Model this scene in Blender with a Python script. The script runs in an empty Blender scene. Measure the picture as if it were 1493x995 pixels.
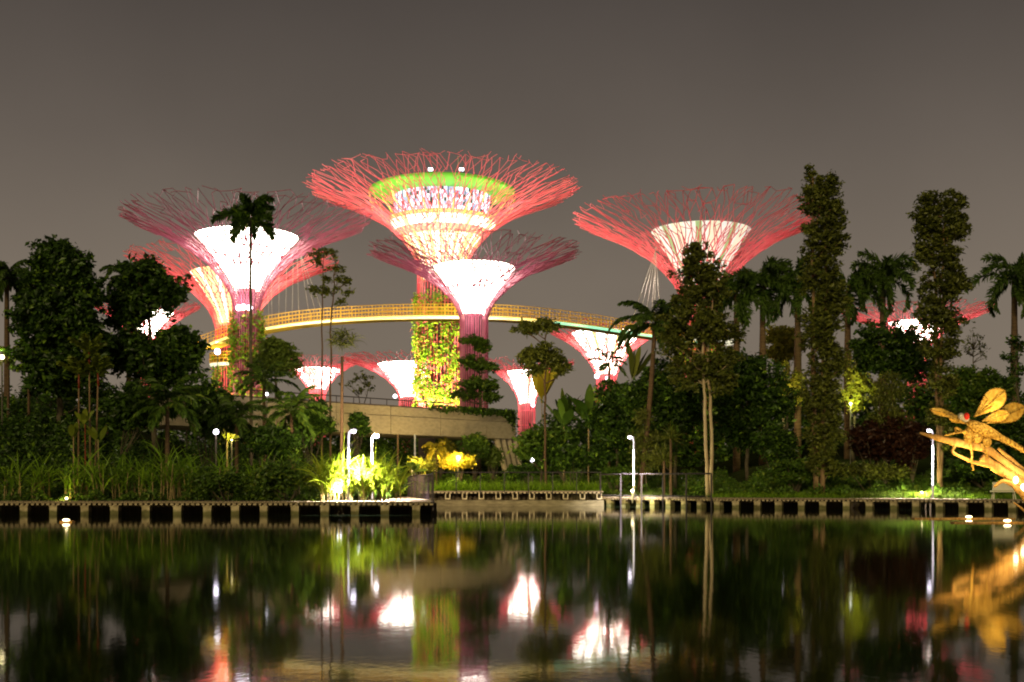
import bpy, math, random
import numpy as np
from mathutils import Vector

# ------------------------------------------------------------------ camera, sky, sun, exposure
S = bpy.context.scene
COL = S.collection
F, CX, HY, CZ = 1800.0, 746.5, 706.0, 1.6          # focal length in photo pixels, centre column, horizon row, eye height
cd = bpy.data.cameras.new('camera')
cam = bpy.data.objects.new('camera', cd)
COL.objects.link(cam)
cam.location = (0, 0, CZ)
cam.rotation_euler = (math.radians(90), 0, 0)
cd.sensor_width = 36
cd.lens = 36 * F / 1493
cd.shift_y = (HY - 497.5) / 1493
cd.clip_start, cd.clip_end = 0.5, 6000
S.camera = cam

SUN_EL, SUN_AZ = math.radians(20), math.radians(195)   # dim warm city glow from behind and left of the camera
W = bpy.data.worlds.new('World')
S.world = W
W.use_nodes = True
nt = W.node_tree
nt.nodes.clear()
out = nt.nodes.new('ShaderNodeOutputWorld')
add = nt.nodes.new('ShaderNodeAddShader')
sky = nt.nodes.new('ShaderNodeTexSky')
sky.sky_type = 'NISHITA'
sky.sun_disc = False
sky.sun_elevation = math.radians(1)
sky.sun_rotation = SUN_AZ
b1 = nt.nodes.new('ShaderNodeBackground')
b1.inputs[1].default_value = 0.002
nt.links.new(sky.outputs[0], b1.inputs[0])
tc = nt.nodes.new('ShaderNodeTexCoord')
sx = nt.nodes.new('ShaderNodeSeparateXYZ')
nt.links.new(tc.outputs['Generated'], sx.inputs[0])
rp = nt.nodes.new('ShaderNodeValToRGB')
els = rp.color_ramp.elements
els[0].position, els[0].color = 0.0, (0.212, 0.172, 0.130, 1)
els[1].position, els[1].color = 1.0, (0.040, 0.036, 0.035, 1)
for pos, c in ((0.16, (0.180, 0.146, 0.114, 1)), (0.26, (0.124, 0.101, 0.083, 1)), (0.38, (0.067, 0.055, 0.048, 1))):
    e = els.new(pos)
    e.color = c
nt.links.new(sx.outputs[2], rp.inputs[0])
b2 = nt.nodes.new('ShaderNodeBackground')
b2.inputs[1].default_value = 1.0
sn = nt.nodes.new('ShaderNodeTexNoise')                # faint uneven night cloud
sn.inputs['Scale'].default_value = 3.2
sn.inputs['Detail'].default_value = 5
nt.links.new(tc.outputs['Generated'], sn.inputs['Vector'])
sm = nt.nodes.new('ShaderNodeMapRange')
sm.inputs[1].default_value, sm.inputs[2].default_value = 0.3, 0.7
sm.inputs[3].default_value, sm.inputs[4].default_value = 0.90, 1.10
nt.links.new(sn.outputs['Fac'], sm.inputs[0])
nt.links.new(sm.outputs[0], b2.inputs[1])
nt.links.new(rp.outputs[0], b2.inputs[0])
nt.links.new(b1.outputs[0], add.inputs[0])
nt.links.new(b2.outputs[0], add.inputs[1])
nt.links.new(add.outputs[0], out.inputs[0])

sd = bpy.data.lights.new('city_glow', 'SUN')
sd.energy = 1.6
sd.angle = math.radians(14)
sd.color = (1.0, 0.83, 0.40)
sun = bpy.data.objects.new('city_glow', sd)
COL.objects.link(sun)
sv = Vector((math.sin(SUN_AZ) * math.cos(SUN_EL), math.cos(SUN_AZ) * math.cos(SUN_EL), math.sin(SUN_EL)))
sun.rotation_euler = sv.to_track_quat('Z', 'Y').to_euler()

S.view_settings.view_transform = 'Standard'
S.view_settings.look = 'None'
S.view_settings.exposure = 0.0
S.view_settings.gamma = 1.0
S.render.engine = 'CYCLES'
S.cycles.use_denoising = True
try:
    S.cycles.denoiser = 'OPENIMAGEDENOISE'
except Exception:
    pass
S.cycles.filter_width = 2.0
S.cycles.max_bounces = 5
S.cycles.diffuse_bounces = 2
S.cycles.glossy_bounces = 3
S.cycles.transparent_max_bounces = 6
S.cycles.sample_clamp_indirect = 4.0

# ------------------------------------------------------------------ helpers
R = np.random.default_rng(7)
random.seed(7)


def P(px, py, d):
    """world point that stands d metres away on the photo's column px and row py"""
    return np.array(((px - CX) * d / F, d, CZ + (HY - py) * d / F))


def nrm(a):
    return a / np.maximum(np.linalg.norm(a, axis=-1, keepdims=True), 1e-9)


class MB:
    def __init__(s):
        s.v, s.f, s.n = [], [], 0

    def add(s, V, Fa, mi=0):
        V = np.asarray(V, float).reshape(-1, 3)
        Fa = np.asarray(Fa, np.int64)
        s.v.append(V)
        s.f.append((Fa + s.n, mi))
        s.n += len(V)
        return s

    def box(s, c, sz, rz=0.0, mi=0, tilt=None):
        h = np.array(sz) / 2.0
        V = np.array([(x, y, z) for x in (-1, 1) for y in (-1, 1) for z in (-1, 1)]) * h
        if tilt is not None:
            ca, sa = math.cos(tilt), math.sin(tilt)
            V = np.stack([V[:, 0] * ca + V[:, 2] * sa, V[:, 1], -V[:, 0] * sa + V[:, 2] * ca], 1)
        ca, sa = math.cos(rz), math.sin(rz)
        V = np.stack([V[:, 0] * ca - V[:, 1] * sa, V[:, 0] * sa + V[:, 1] * ca, V[:, 2]], 1) + np.array(c)
        return s.add(V, [(0, 1, 3, 2), (4, 6, 7, 5), (0, 4, 5, 1), (2, 3, 7, 6), (0, 2, 6, 4), (1, 5, 7, 3)], mi)

    def tube(s, pts, rad, n=6, mi=0, ref=None, cap=True):
        p = np.asarray(pts, float)
        k = len(p)
        rad = np.broadcast_to(np.asarray(rad, float), (k,))
        t = nrm(np.gradient(p, axis=0))
        if ref is None:
            m = np.abs(t).mean(0)
            ref = np.eye(3)[int(np.argmin(m))]
        u = nrm(np.cross(t, np.asarray(ref, float)))
        w = np.cross(t, u)
        a = np.arange(n) * 2 * math.pi / n
        ring = p[:, None] + rad[:, None, None] * (np.cos(a)[None, :, None] * u[:, None] + np.sin(a)[None, :, None] * w[:, None])
        i = np.arange(k - 1)[:, None] * n
        j = np.arange(n)[None, :]
        jn = (j + 1) % n
        q = np.stack([i + j, i + jn, i + n + jn, i + n + j], -1).reshape(-1, 4)
        s.add(ring.reshape(-1, 3), q, mi)
        if cap:
            base = s.n - k * n
            if n == 4:
                s.f.append((np.array([[base + x for x in range(3, -1, -1)], [base + (k - 1) * n + x for x in range(4)]]), mi))
            else:
                for off, rev in ((0, True), ((k - 1) * n, False)):
                    c = p[0] if rev else p[-1]
                    s.v.append(c[None])
                    ci = s.n
                    s.n += 1
                    tri = [(base + off + (x + 1) % n, base + off + x, ci) if rev else (base + off + x, base + off + (x + 1) % n, ci) for x in range(n)]
                    s.f.append((np.array(tri), mi))
        return s

    def lathe(s, prof, c=(0, 0, 0), n=32, mi=0, mis=None):
        """prof: (radius, z) pairs from bottom to top; mis(j) picks the material of column j"""
        pr = np.asarray(prof, float)
        k = len(pr)
        a = np.arange(n) * 2 * math.pi / n
        V = np.stack([pr[:, 0, None] * np.cos(a), pr[:, 0, None] * np.sin(a), np.repeat(pr[:, 1, None], n, 1)], -1) + np.array(c)
        i = np.arange(k - 1)[:, None] * n
        j = np.arange(n)[None, :]
        q = np.stack([i + j, i + (j + 1) % n, i + n + (j + 1) % n, i + n + j], -1)
        if mis is None:
            return s.add(V.reshape(-1, 3), q.reshape(-1, 4), mi)
        base = s.n
        s.v.append(V.reshape(-1, 3))
        s.n += k * n
        for jj in range(n):
            s.f.append((q[:, jj] + base, mis(jj)))
        return s

    def ball(s, c, r, n=12, m=8, mi=0):
        r = np.broadcast_to(np.asarray(r, float), (3,))
        th = np.linspace(0.02, math.pi - 0.02, m + 1)
        pr = np.stack([np.sin(th), -np.cos(th)], 1)
        a = np.arange(n) * 2 * math.pi / n
        V = np.stack([pr[:, 0, None] * np.cos(a), pr[:, 0, None] * np.sin(a), np.repeat(pr[:, 1, None], n, 1)], -1).reshape(-1, 3) * r + np.array(c)
        i = np.arange(m)[:, None] * n
        j = np.arange(n)[None, :]
        q = np.stack([i + j, i + (j + 1) % n, i + n + (j + 1) % n, i + n + j], -1)
        return s.add(V, q.reshape(-1, 4), mi)

    def leaves(s, C, size, mi=0, aspect=0.5, droop=0.3, rng=R):
        """one folded leaf per centre"""
        C = np.asarray(C, float)
        N = len(C)
        size = np.broadcast_to(np.asarray(size, float), (N,)) * rng.uniform(0.45, 1.5, N)
        d = rng.normal(size=(N, 3))
        d[:, 2] = d[:, 2] * 0.6 - droop
        d = nrm(d)
        nv = rng.normal(size=(N, 3)) * 0.7 + np.array((0, -0.15, 0.75))
        sd_ = nrm(np.cross(d, nv))
        up = np.cross(sd_, d)
        L = size[:, None]
        w = L * aspect
        V = np.stack([C - d * L * 0.5, C + sd_ * w * 0.5 + up * w * 0.14, C + d * L * 0.5, C - sd_ * w * 0.5 + up * w * 0.14], 1)
        return s.add(V.reshape(-1, 3), np.arange(N * 4).reshape(N, 4), mi)

    def straps(s, B, az, el, L, wd, droop, segs=4, shape='grass', mi=0, rng=R):
        """arching blades: base, compass angle, start elevation, length, width, how far the tip bends down"""
        B = np.asarray(B, float).reshape(-1, 3)
        N = len(B)
        bc = lambda x: np.broadcast_to(np.asarray(x, float), (N,))
        az, el, L, wd, droop = bc(az), bc(el), bc(L), bc(wd), bc(droop)
        side = np.stack([-np.sin(az), np.cos(az), np.zeros(N)], 1)
        d0 = np.stack([np.cos(el) * np.cos(az), np.cos(el) * np.sin(az), np.sin(el)], 1)
        ro = (rng.normal(size=N) * (.9 if shape == 'leaf' else .6))[:, None]
        side = side * np.cos(ro) + np.cross(d0, side) * np.sin(ro)      # every blade is rolled a little about its own axis
        p = B.copy()
        e = el.copy()
        rows = []
        for k in range(segs + 1):
            t = k / segs
            if shape == 'grass':
                w = (0.55 + 0.9 * t) * 0.9 if t < 0.4 else max(0.04, 1.0 - (t - 0.4) / 0.6)
            elif shape == 'paddle':
                w = 0.06 if t == 0 else max(0.05, math.sin(math.pi * min(1, max(0, (t - 0.18) / 0.84))) ** 0.6)
            else:
                w = max(0.08, math.sin(math.pi * (0.12 + 0.86 * t)))
            rows.append(np.stack([p - side * (wd * w / 2)[:, None], p + side * (wd * w / 2)[:, None]], 1))
            stp = (L / segs)[:, None]
            p = p + stp * np.stack([np.cos(e) * np.cos(az), np.cos(e) * np.sin(az), np.sin(e)], 1)
            e = e - droop / segs
        V = np.stack(rows, 1)                                   # N, segs+1, 2, 3
        i = (np.arange(N) * (segs + 1) * 2)[:, None]
        k = (np.arange(segs) * 2)[None, :]
        q = np.stack([i + k, i + k + 1, i + k + 3, i + k + 2], -1)
        return s.add(V.reshape(-1, 3), q.reshape(-1, 4), mi)

    def build(s, name, mats, parent=None, origin=None, smooth=False):
        me = bpy.data.meshes.new(name)
        V = np.concatenate(s.v) if s.v else np.zeros((0, 3))
        if parent is not None:
            org = np.array(ORIG[parent.name])
        else:
            org = np.array(origin if origin is not None else (0, 0, 0), float)
        me.vertices.add(len(V))
        me.vertices.foreach_set('co', (V - org).astype(np.float32).ravel())
        loops = np.concatenate([f.ravel() for f, _ in s.f]).astype(np.int32)
        tot = np.concatenate([np.full(len(f), f.shape[1]) for f, _ in s.f]).astype(np.int32)
        mid = np.concatenate([np.full(len(f), m) for f, m in s.f]).astype(np.int32)
        me.loops.add(len(loops))
        me.loops.foreach_set('vertex_index', loops)
        me.polygons.add(len(tot))
        me.polygons.foreach_set('loop_start', np.concatenate([[0], np.cumsum(tot)[:-1]]).astype(np.int32))
        me.polygons.foreach_set('loop_total', tot)
        me.polygons.foreach_set('material_index', mid)
        me.polygons.foreach_set('use_smooth', np.full(len(tot), bool(smooth)))
        me.update(calc_edges=True)
        for m in (mats if isinstance(mats, (list, tuple)) else [mats]):
            me.materials.append(m)
        o = bpy.data.objects.new(name, me)
        COL.objects.link(o)
        if parent is not None:
            o.parent = parent
            ORIG[o.name] = tuple(org)
        else:
            o.location = tuple(org)
            ORIG[o.name] = tuple(org)
        return o


ORIG = {}


def tag(o, label=None, cat=None, group=None, kind=None):
    if label:
        o['label'] = label
    if cat:
        o['category'] = cat
    if group:
        o['group'] = group
    if kind:
        o['kind'] = kind
    return o


def thing(name, loc, label, cat, group=None):
    o = bpy.data.objects.new(name, None)
    o.empty_display_size = 0.3
    COL.objects.link(o)
    o.location = tuple(float(x) for x in loc)
    ORIG[o.name] = tuple(float(x) for x in loc)
    return tag(o, label, cat, group)


def copy_tree(o, parent=None):
    c = o.copy()
    COL.objects.link(c)
    if parent is not None:
        c.parent = parent
    for ch in list(o.children):
        if ch.type == 'LIGHT':
            continue
        copy_tree(ch, c)
    return c


def lamp(kind, loc, power, color, parent=None, size=0.3, target=None, spot=70, blend=0.6):
    l = bpy.data.lights.new('lamp_light', kind)
    l.energy = power
    l.color = color
    if kind in ('POINT', 'SPOT'):
        l.shadow_soft_size = size
    if kind == 'SPOT':
        l.spot_size = math.radians(spot)
        l.spot_blend = blend
    o = bpy.data.objects.new('lamp_light', l)
    o.visible_glossy = False            # bare light sources are not seen by the camera, so the lake does not mirror them either
    COL.objects.link(o)
    loc = np.array(loc, float)
    o.location = tuple(loc - (np.array(ORIG[parent.name]) if parent is not None else 0))
    if parent is not None:
        o.parent = parent
    if target is not None:
        dv = Vector(tuple(np.array(target, float) - loc))
        o.rotation_euler = dv.to_track_quat('-Z', 'Y').to_euler()
    return o


# ------------------------------------------------------------------ materials
def mat(name, base, rough=0.7, base2=None, scale=2.0, metal=0.0, bump=0.0, spec=0.3, stretch=None, detail=4):
    m = bpy.data.materials.new(name)
    m.use_nodes = True
    t = m.node_tree
    b = t.nodes['Principled BSDF']
    b.inputs['Roughness'].default_value = rough
    b.inputs['Metallic'].default_value = metal
    b.inputs['Specular IOR Level'].default_value = spec
    b.inputs['Base Color'].default_value = (*base, 1)
    if base2 is not None or bump:
        co = t.nodes.new('ShaderNodeTexCoord')
        mp = t.nodes.new('ShaderNodeMapping')
        mp.inputs['Scale'].default_value = stretch or (1, 1, 1)
        no = t.nodes.new('ShaderNodeTexNoise')
        no.inputs['Scale'].default_value = scale
        no.inputs['Detail'].default_value = detail
        t.links.new(co.outputs['Object'], mp.inputs[0])
        t.links.new(mp.outputs[0], no.inputs['Vector'])
        if base2 is not None:
            r = t.nodes.new('ShaderNodeValToRGB')
            r.color_ramp.elements[0].position = 0.32
            r.color_ramp.elements[1].position = 0.68
            r.color_ramp.elements[0].color = (*base, 1)
            r.color_ramp.elements[1].color = (*base2, 1)
            t.links.new(no.outputs['Fac'], r.inputs[0])
            t.links.new(r.outputs[0], b.inputs['Base Color'])
        if bump:
            bp = t.nodes.new('ShaderNodeBump')
            bp.inputs['Strength'].default_value = bump
            bp.inputs['Distance'].default_value = 0.05
            t.links.new(no.outputs['Fac'], bp.inputs['Height'])
            t.links.new(bp.outputs[0], b.inputs['Normal'])
    return m


def leafmat(name, c1, c2, c3=None, rough=0.45, trans=0.25, p3=0.9):
    """each leaf picks its own tint"""
    m = bpy.data.materials.new(name)
    m.use_nodes = True
    t = m.node_tree
    b = t.nodes['Principled BSDF']
    b.inputs['Roughness'].default_value = rough
    b.inputs['Specular IOR Level'].default_value = 0.35
    g = t.nodes.new('ShaderNodeNewGeometry')
    r = t.nodes.new('ShaderNodeValToRGB')
    r.color_ramp.elements[0].color = (*c1, 1)
    r.color_ramp.elements[1].color = (*c2, 1)
    if c3:
        e = r.color_ramp.elements.new(p3)
        e.color = (*c2, 1)
        r.color_ramp.elements[-1].color = (*c3, 1)
        r.color_ramp.elements[-1].position = min(1.0, p3 + 0.02)
    t.links.new(g.outputs['Random Per Island'], r.inputs[0])
    t.links.new(r.outputs[0], b.inputs['Base Color'])
    tr = t.nodes.new('ShaderNodeBsdfTranslucent')
    t.links.new(r.outputs[0], tr.inputs[0])
    mx = t.nodes.new('ShaderNodeMixShader')
    mx.inputs[0].default_value = trans
    o = t.nodes['Material Output']
    t.links.new(b.outputs[0], mx.inputs[1])
    t.links.new(tr.outputs[0], mx.inputs[2])
    t.links.new(mx.outputs[0], o.inputs[0])
    return m


def glow(name, col, strength, base=(0.8, 0.8, 0.8)):
    m = bpy.data.materials.new(name)
    m.use_nodes = True
    b = m.node_tree.nodes['Principled BSDF']
    b.inputs['Base Color'].default_value = (*base, 1)
    b.inputs['Emission Color'].default_value = (*col, 1)
    b.inputs['Emission Strength'].default_value = strength
    return m


M = {}
M['leaf_dark'] = leafmat('dark glossy leaves', (0.010, 0.022, 0.004), (0.060, 0.120, 0.012), (0.15, 0.24, 0.02), p3=0.91)
M['leaf_mid'] = leafmat('mid green leaves', (0.035, 0.075, 0.008), (0.095, 0.160, 0.018), (0.15, 0.20, 0.02), p3=0.9)
M['leaf_olive'] = leafmat('olive leaves', (0.035, 0.045, 0.007), (0.150, 0.160, 0.022))
M['leaf_light'] = leafmat('pale green leaves', (0.070, 0.110, 0.015), (0.140, 0.190, 0.030))
M['leaf_yellow'] = leafmat('yellow green leaves', (0.16, 0.17, 0.020), (0.30, 0.25, 0.030))
M['leaf_gold'] = leafmat('golden leaves', (0.36, 0.26, 0.015), (0.48, 0.40, 0.030))
M['leaf_red'] = leafmat('dark red leaves', (0.020, 0.007, 0.004), (0.050, 0.017, 0.008))
M['leaf_palm'] = leafmat('palm leaflets', (0.030, 0.060, 0.009), (0.080, 0.130, 0.018))
M['leaf_palmlight'] = leafmat('pale palm leaflets', (0.11, 0.15, 0.012), (0.20, 0.23, 0.022))
M['leaf_cane'] = leafmat('cane blades', (0.090, 0.180, 0.008), (0.210, 0.330, 0.020))
M['leaf_lit'] = leafmat('lamplit cane blades', (0.16, 0.24, 0.012), (0.32, 0.36, 0.020), trans=.35)  # lamplight on these canes is put into a lighter blade colour

def garden_mat():
    m = leafmat('vertical garden leaves', (0.35, 0.35, 0.35), (1.0, 1.0, 1.0))
    t = m.node_tree
    ramp = [n for n in t.nodes if n.type == 'VALTORGB'][0]
    co = t.nodes.new('ShaderNodeTexCoord')
    no = t.nodes.new('ShaderNodeTexNoise')
    no.inputs['Scale'].default_value = .55
    no.inputs['Detail'].default_value = 3
    t.links.new(co.outputs['Object'], no.inputs['Vector'])
    r2 = t.nodes.new('ShaderNodeValToRGB')
    el = r2.color_ramp.elements
    el[0].position, el[0].color = .40, (0.06, 0.19, 0.006, 1)
    el[1].position, el[1].color = .74, (0.44, 0.10, 0.07, 1)
    for p_, c_ in ((.50, (0.22, 0.34, 0.012, 1)), (.56, (0.42, 0.40, 0.02, 1)), (.64, (0.34, 0.30, 0.03, 1))):
        q_ = el.new(p_)
        q_.color = c_
    t.links.new(no.outputs['Fac'], r2.inputs[0])
    mx = t.nodes.new('ShaderNodeMix')
    mx.data_type = 'RGBA'
    mx.blend_type = 'MULTIPLY'
    mx.inputs[0].default_value = 1.0
    t.links.new(ramp.outputs[0], mx.inputs[6])
    t.links.new(r2.outputs[0], mx.inputs[7])
    for n in t.nodes:
        if n.type == 'BSDF_PRINCIPLED':
            t.links.new(mx.outputs[2], n.inputs['Base Color'])
        if n.type == 'BSDF_TRANSLUCENT':
            t.links.new(mx.outputs[2], n.inputs[0])
    return m


M['garden'] = garden_mat()
M['cane_stem'] = mat('cane stems', (0.20, 0.14, 0.06), 0.7, (0.34, 0.24, 0.11), 6)
M['garden'] = leafmat('vertical garden leaves', (0.06, 0.15, 0.006), (0.24, 0.34, 0.016), (0.42, 0.12, 0.06), p3=0.84)
M['bark_dark'] = mat('dark bark', (0.05, 0.038, 0.025), 0.9, (0.10, 0.078, 0.05), 3, bump=0.4)
M['bark_pale'] = mat('pale peeling bark', (0.10, 0.055, 0.026), 0.85, (0.24, 0.15, 0.08), 1.6, bump=0.3, stretch=(1, 1, 0.35))
M['bark_white'] = mat('pale smooth bark', (0.30, 0.21, 0.12), 0.8, (0.50, 0.38, 0.24), 1.6, bump=0.3, stretch=(1, 1, 0.35))
M['bark_brown'] = mat('brown ringed bark', (0.060, 0.034, 0.018), 0.85, (0.11, 0.065, 0.036), 4, bump=0.3, stretch=(0.4, 0.4, 3))
M['crownshaft'] = mat('green crownshaft', (0.035, 0.05, 0.014), 0.5, (0.06, 0.08, 0.022), 3)
M['red_shaft'] = mat('red palm sheath', (0.22, 0.030, 0.012), 0.45, (0.13, 0.022, 0.012), 3)
M['soil'] = mat('soil and leaf litter', (0.010, 0.014, 0.005), 0.95, (0.026, 0.030, 0.010), 0.8, bump=0.5, spec=0.0)
M['concrete'] = mat('board marked concrete', (0.27, 0.215, 0.150), 0.85, (0.36, 0.295, 0.210), 2.2, bump=0.12, stretch=(1, 1, 2.2), detail=10)
M['pile'] = mat('weathered pile concrete', (0.32, 0.25, 0.15), 0.85, (0.54, 0.44, 0.28), 2.5, bump=0.2, detail=8)
M['ledge'] = mat('stained stone ledge', (0.10, 0.080, 0.045), 0.85, (0.19, 0.155, 0.09), 1.5, bump=0.2, detail=8, stretch=(1, 1, 4))

def pile_mat():
    m = mat('stained pile concrete', (0.28, 0.215, 0.125), 0.85, (0.56, 0.46, 0.29), 2.2, bump=0.25, detail=9)
    t = m.node_tree
    b = t.nodes['Principled BSDF']
    src = b.inputs['Base Color'].links[0].from_socket
    co = t.nodes.new('ShaderNodeNewGeometry')
    sp = t.nodes.new('ShaderNodeSeparateXYZ')
    t.links.new(co.outputs['Position'], sp.inputs[0])
    no = t.nodes.new('ShaderNodeTexNoise')
    no.inputs['Scale'].default_value = 3.0
    t.links.new(co.outputs['Position'], no.inputs['Vector'])
    ad = t.nodes.new('ShaderNodeMath')
    ad.operation = 'MULTIPLY_ADD'
    ad.inputs[1].default_value = -.30
    t.links.new(no.outputs['Fac'], ad.inputs[0])
    t.links.new(sp.outputs[2], ad.inputs[2])
    r = t.nodes.new('ShaderNodeValToRGB')               # algae band above the waterline
    r.color_ramp.elements[0].position, r.color_ramp.elements[0].color = 0.0, (.30, .34, .22, 1)
    r.color_ramp.elements[1].position, r.color_ramp.elements[1].color = .14, (1, 1, 1, 1)
    t.links.new(ad.outputs[0], r.inputs[0])
    mx = t.nodes.new('ShaderNodeMix')
    mx.data_type, mx.blend_type = 'RGBA', 'MULTIPLY'
    mx.inputs[0].default_value = 1.0
    t.links.new(src, mx.inputs[6])
    t.links.new(r.outputs[0], mx.inputs[7])
    t.links.new(mx.outputs[2], b.inputs['Base Color'])
    return m


M['pile'] = pile_mat()
M['timber'] = mat('deck timber', (0.17, 0.125, 0.08), 0.7, (0.30, 0.23, 0.15), 3.0, bump=0.2, stretch=(5, 0.6, 1))
M['timber_end'] = mat('plank ends', (0.30, 0.23, 0.14), 0.8, (0.48, 0.38, 0.25), 4)
M['dark_metal'] = mat('dark railing metal', (0.030, 0.024, 0.026), 0.5, (0.05, 0.04, 0.042), 8)
M['railing_metal'] = mat('purple lit railing metal', (0.034, 0.022, 0.025), 0.5, (0.055, 0.036, 0.040), 8)  # purple light on the curved railing is put into its colour
M['recess'] = mat('dark retaining wall', (0.060, 0.044, 0.026), 0.9, (0.13, 0.095, 0.055), 2.5, stretch=(6, 1, .4))
M['pole'] = mat('pale lamp pole', (0.38, 0.36, 0.38), 0.4, (0.46, 0.44, 0.45), 5)
M['pole_dark'] = mat('dark lamp base', (0.08, 0.065, 0.05), 0.5, (0.12, 0.10, 0.08), 5)
M['lamp_lens'] = glow('lamp lens', (0.90, 0.82, 1.0), 10.0)
M['warm_lens'] = glow('warm lamp lens', (1.0, 0.78, 0.42), 7.0)
M['white_lens'] = glow('floodlight lens', (0.86, 0.84, 1.0), 5.0)
M['steel_red'] = mat('red painted steel', (0.60, 0.060, 0.085), 0.45, (0.70, 0.14, 0.14), 0.6)
M['steel_magenta'] = mat('magenta painted steel', (0.30, 0.065, 0.11), 0.45, (0.40, 0.12, 0.165), 0.6)
M['rib_yellow'] = mat('yellow green ribs', (0.50, 0.50, 0.10), 0.5, (0.60, 0.55, 0.16), 0.8)
M['core'] = mat('concrete core', (0.07, 0.030, 0.035), 0.8, (0.12, 0.055, 0.055), 0.6)
M['bowl_white'] = glow('lit white membrane', (1.0, 0.97, 0.80), 13.0)  # bowl panels are no lamps; their lighting is put in as emission
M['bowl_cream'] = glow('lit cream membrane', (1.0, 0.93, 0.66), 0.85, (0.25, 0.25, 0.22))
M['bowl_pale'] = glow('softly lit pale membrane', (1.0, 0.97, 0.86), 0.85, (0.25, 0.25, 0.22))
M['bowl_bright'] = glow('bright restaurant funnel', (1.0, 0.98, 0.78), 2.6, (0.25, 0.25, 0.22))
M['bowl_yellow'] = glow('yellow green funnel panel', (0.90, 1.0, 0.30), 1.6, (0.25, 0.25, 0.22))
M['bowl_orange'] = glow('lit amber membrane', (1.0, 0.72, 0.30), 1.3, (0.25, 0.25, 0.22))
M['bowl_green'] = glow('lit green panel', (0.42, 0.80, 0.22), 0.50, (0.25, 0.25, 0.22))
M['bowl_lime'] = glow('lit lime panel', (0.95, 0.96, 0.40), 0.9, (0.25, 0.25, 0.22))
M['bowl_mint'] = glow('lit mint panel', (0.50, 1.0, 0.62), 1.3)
M['ring_green'] = glow('green lit soffit', (0.14, 0.62, 0.02), 0.38, (0.12, 0.40, 0.04))  # green light on the ring is put in as weak emission
M['window'] = glow('lit restaurant glazing', (0.62, 0.70, 1.0), 0.85, (0.1, 0.1, 0.15))
M['window_bright'] = glow('bright restaurant glazing', (0.86, 0.88, 1.0), 2.2, (0.1, 0.1, 0.15))
M['window_dark'] = mat('dark restaurant glazing', (0.10, 0.12, 0.16), 0.2, (0.16, 0.18, 0.22), 2)
M['sky_yellow'] = mat('yellow painted walkway steel', (0.62, 0.36, 0.03), 0.5, (0.72, 0.45, 0.05), 1)
M['led_yellow'] = glow('yellow walkway light strip', (1.0, 0.78, 0.03), 1.0)
M['led_green'] = glow('green walkway light strip', (0.12, 0.95, 0.50), 0.9)
M['led_warm'] = glow('warm walkway floor strip', (1.0, 0.62, 0.10), 6.0)
M['cable'] = mat('suspension cable', (0.30, 0.27, 0.20), 0.5, (0.36, 0.32, 0.24), 2)
M['bronze'] = mat('golden bronze', (0.13, 0.055, 0.008), 0.30, (0.80, 0.50, 0.12), 12, metal=0.4, bump=1.0)
M['bronze_wing'] = mat('hammered wing metal', (0.50, 0.25, 0.03), 0.34, (0.86, 0.55, 0.12), 6, metal=0.35, bump=0.9)
M['eye_red'] = mat('red eye', (0.45, 0.02, 0.015), 0.2, (0.55, 0.04, 0.02), 4)
M['eye_pale'] = mat('silver face', (0.45, 0.42, 0.40), 0.3, (0.60, 0.56, 0.52), 6, metal=0.5)
M['driftwood'] = mat('sculpted driftwood', (0.24, 0.125, 0.040), 0.6, (0.50, 0.29, 0.10), 4, bump=0.5, stretch=(3, 1, 1))
M['bench'] = mat('pale bench slab', (0.62, 0.57, 0.45), 0.7, (0.70, 0.64, 0.51), 3)
M['panel'] = mat('dark garden panel', (0.06, 0.045, 0.045), 0.7, (0.09, 0.07, 0.065), 1)


def water_mat():
    m = bpy.data.materials.new('lake water')
    m.use_nodes = True
    t = m.node_tree
    b = t.nodes['Principled BSDF']
    b.inputs['Base Color'].default_value = (0.006, 0.009, 0.004, 1)
    b.inputs['Roughness'].default_value = 0.048
    b.inputs['IOR'].default_value = 1.17
    b.inputs['Specular IOR Level'].default_value = 0.5
    co = t.nodes.new('ShaderNodeTexCoord')
    hs = []
    for sc, st, d in ((1.0, (0.5, 0.35, 1), 2), (1.0, (9.0, 5.0, 1), 2)):
        mp = t.nodes.new('ShaderNodeMapping')
        mp.inputs['Scale'].default_value = st
        no = t.nodes.new('ShaderNodeTexNoise')
        no.inputs['Scale'].default_value = sc
        no.inputs['Detail'].default_value = d
        t.links.new(co.outputs['Object'], mp.inputs[0])
        t.links.new(mp.outputs[0], no.inputs['Vector'])
        hs.append(no)
    ad = t.nodes.new('ShaderNodeMath')
    ad.operation = 'MULTIPLY_ADD'
    ad.inputs[1].default_value = 0.25
    t.links.new(hs[1].outputs['Fac'], ad.inputs[0])
    t.links.new(hs[0].outputs['Fac'], ad.inputs[2])
    bp = t.nodes.new('ShaderNodeBump')
    bp.inputs['Strength'].default_value = 1.0
    bp.inputs['Distance'].default_value = 0.0022
    t.links.new(ad.outputs[0], bp.inputs['Height'])
    t.links.new(bp.outputs[0], b.inputs['Normal'])
    return m


M['water'] = water_mat()

# ------------------------------------------------------------------ ground and water
EDGE = ((-900, 67.2), (560, 67.2), (600, 90), (640, 92.5), (870, 92.5), (900, 91.5), (1060, 85.0), (1240, 82.0), (1490, 76.5), (1700, 73), (2400, 70))


def edge(px):
    return float(np.interp(px, [e[0] for e in EDGE], [e[1] for e in EDGE]))


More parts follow.
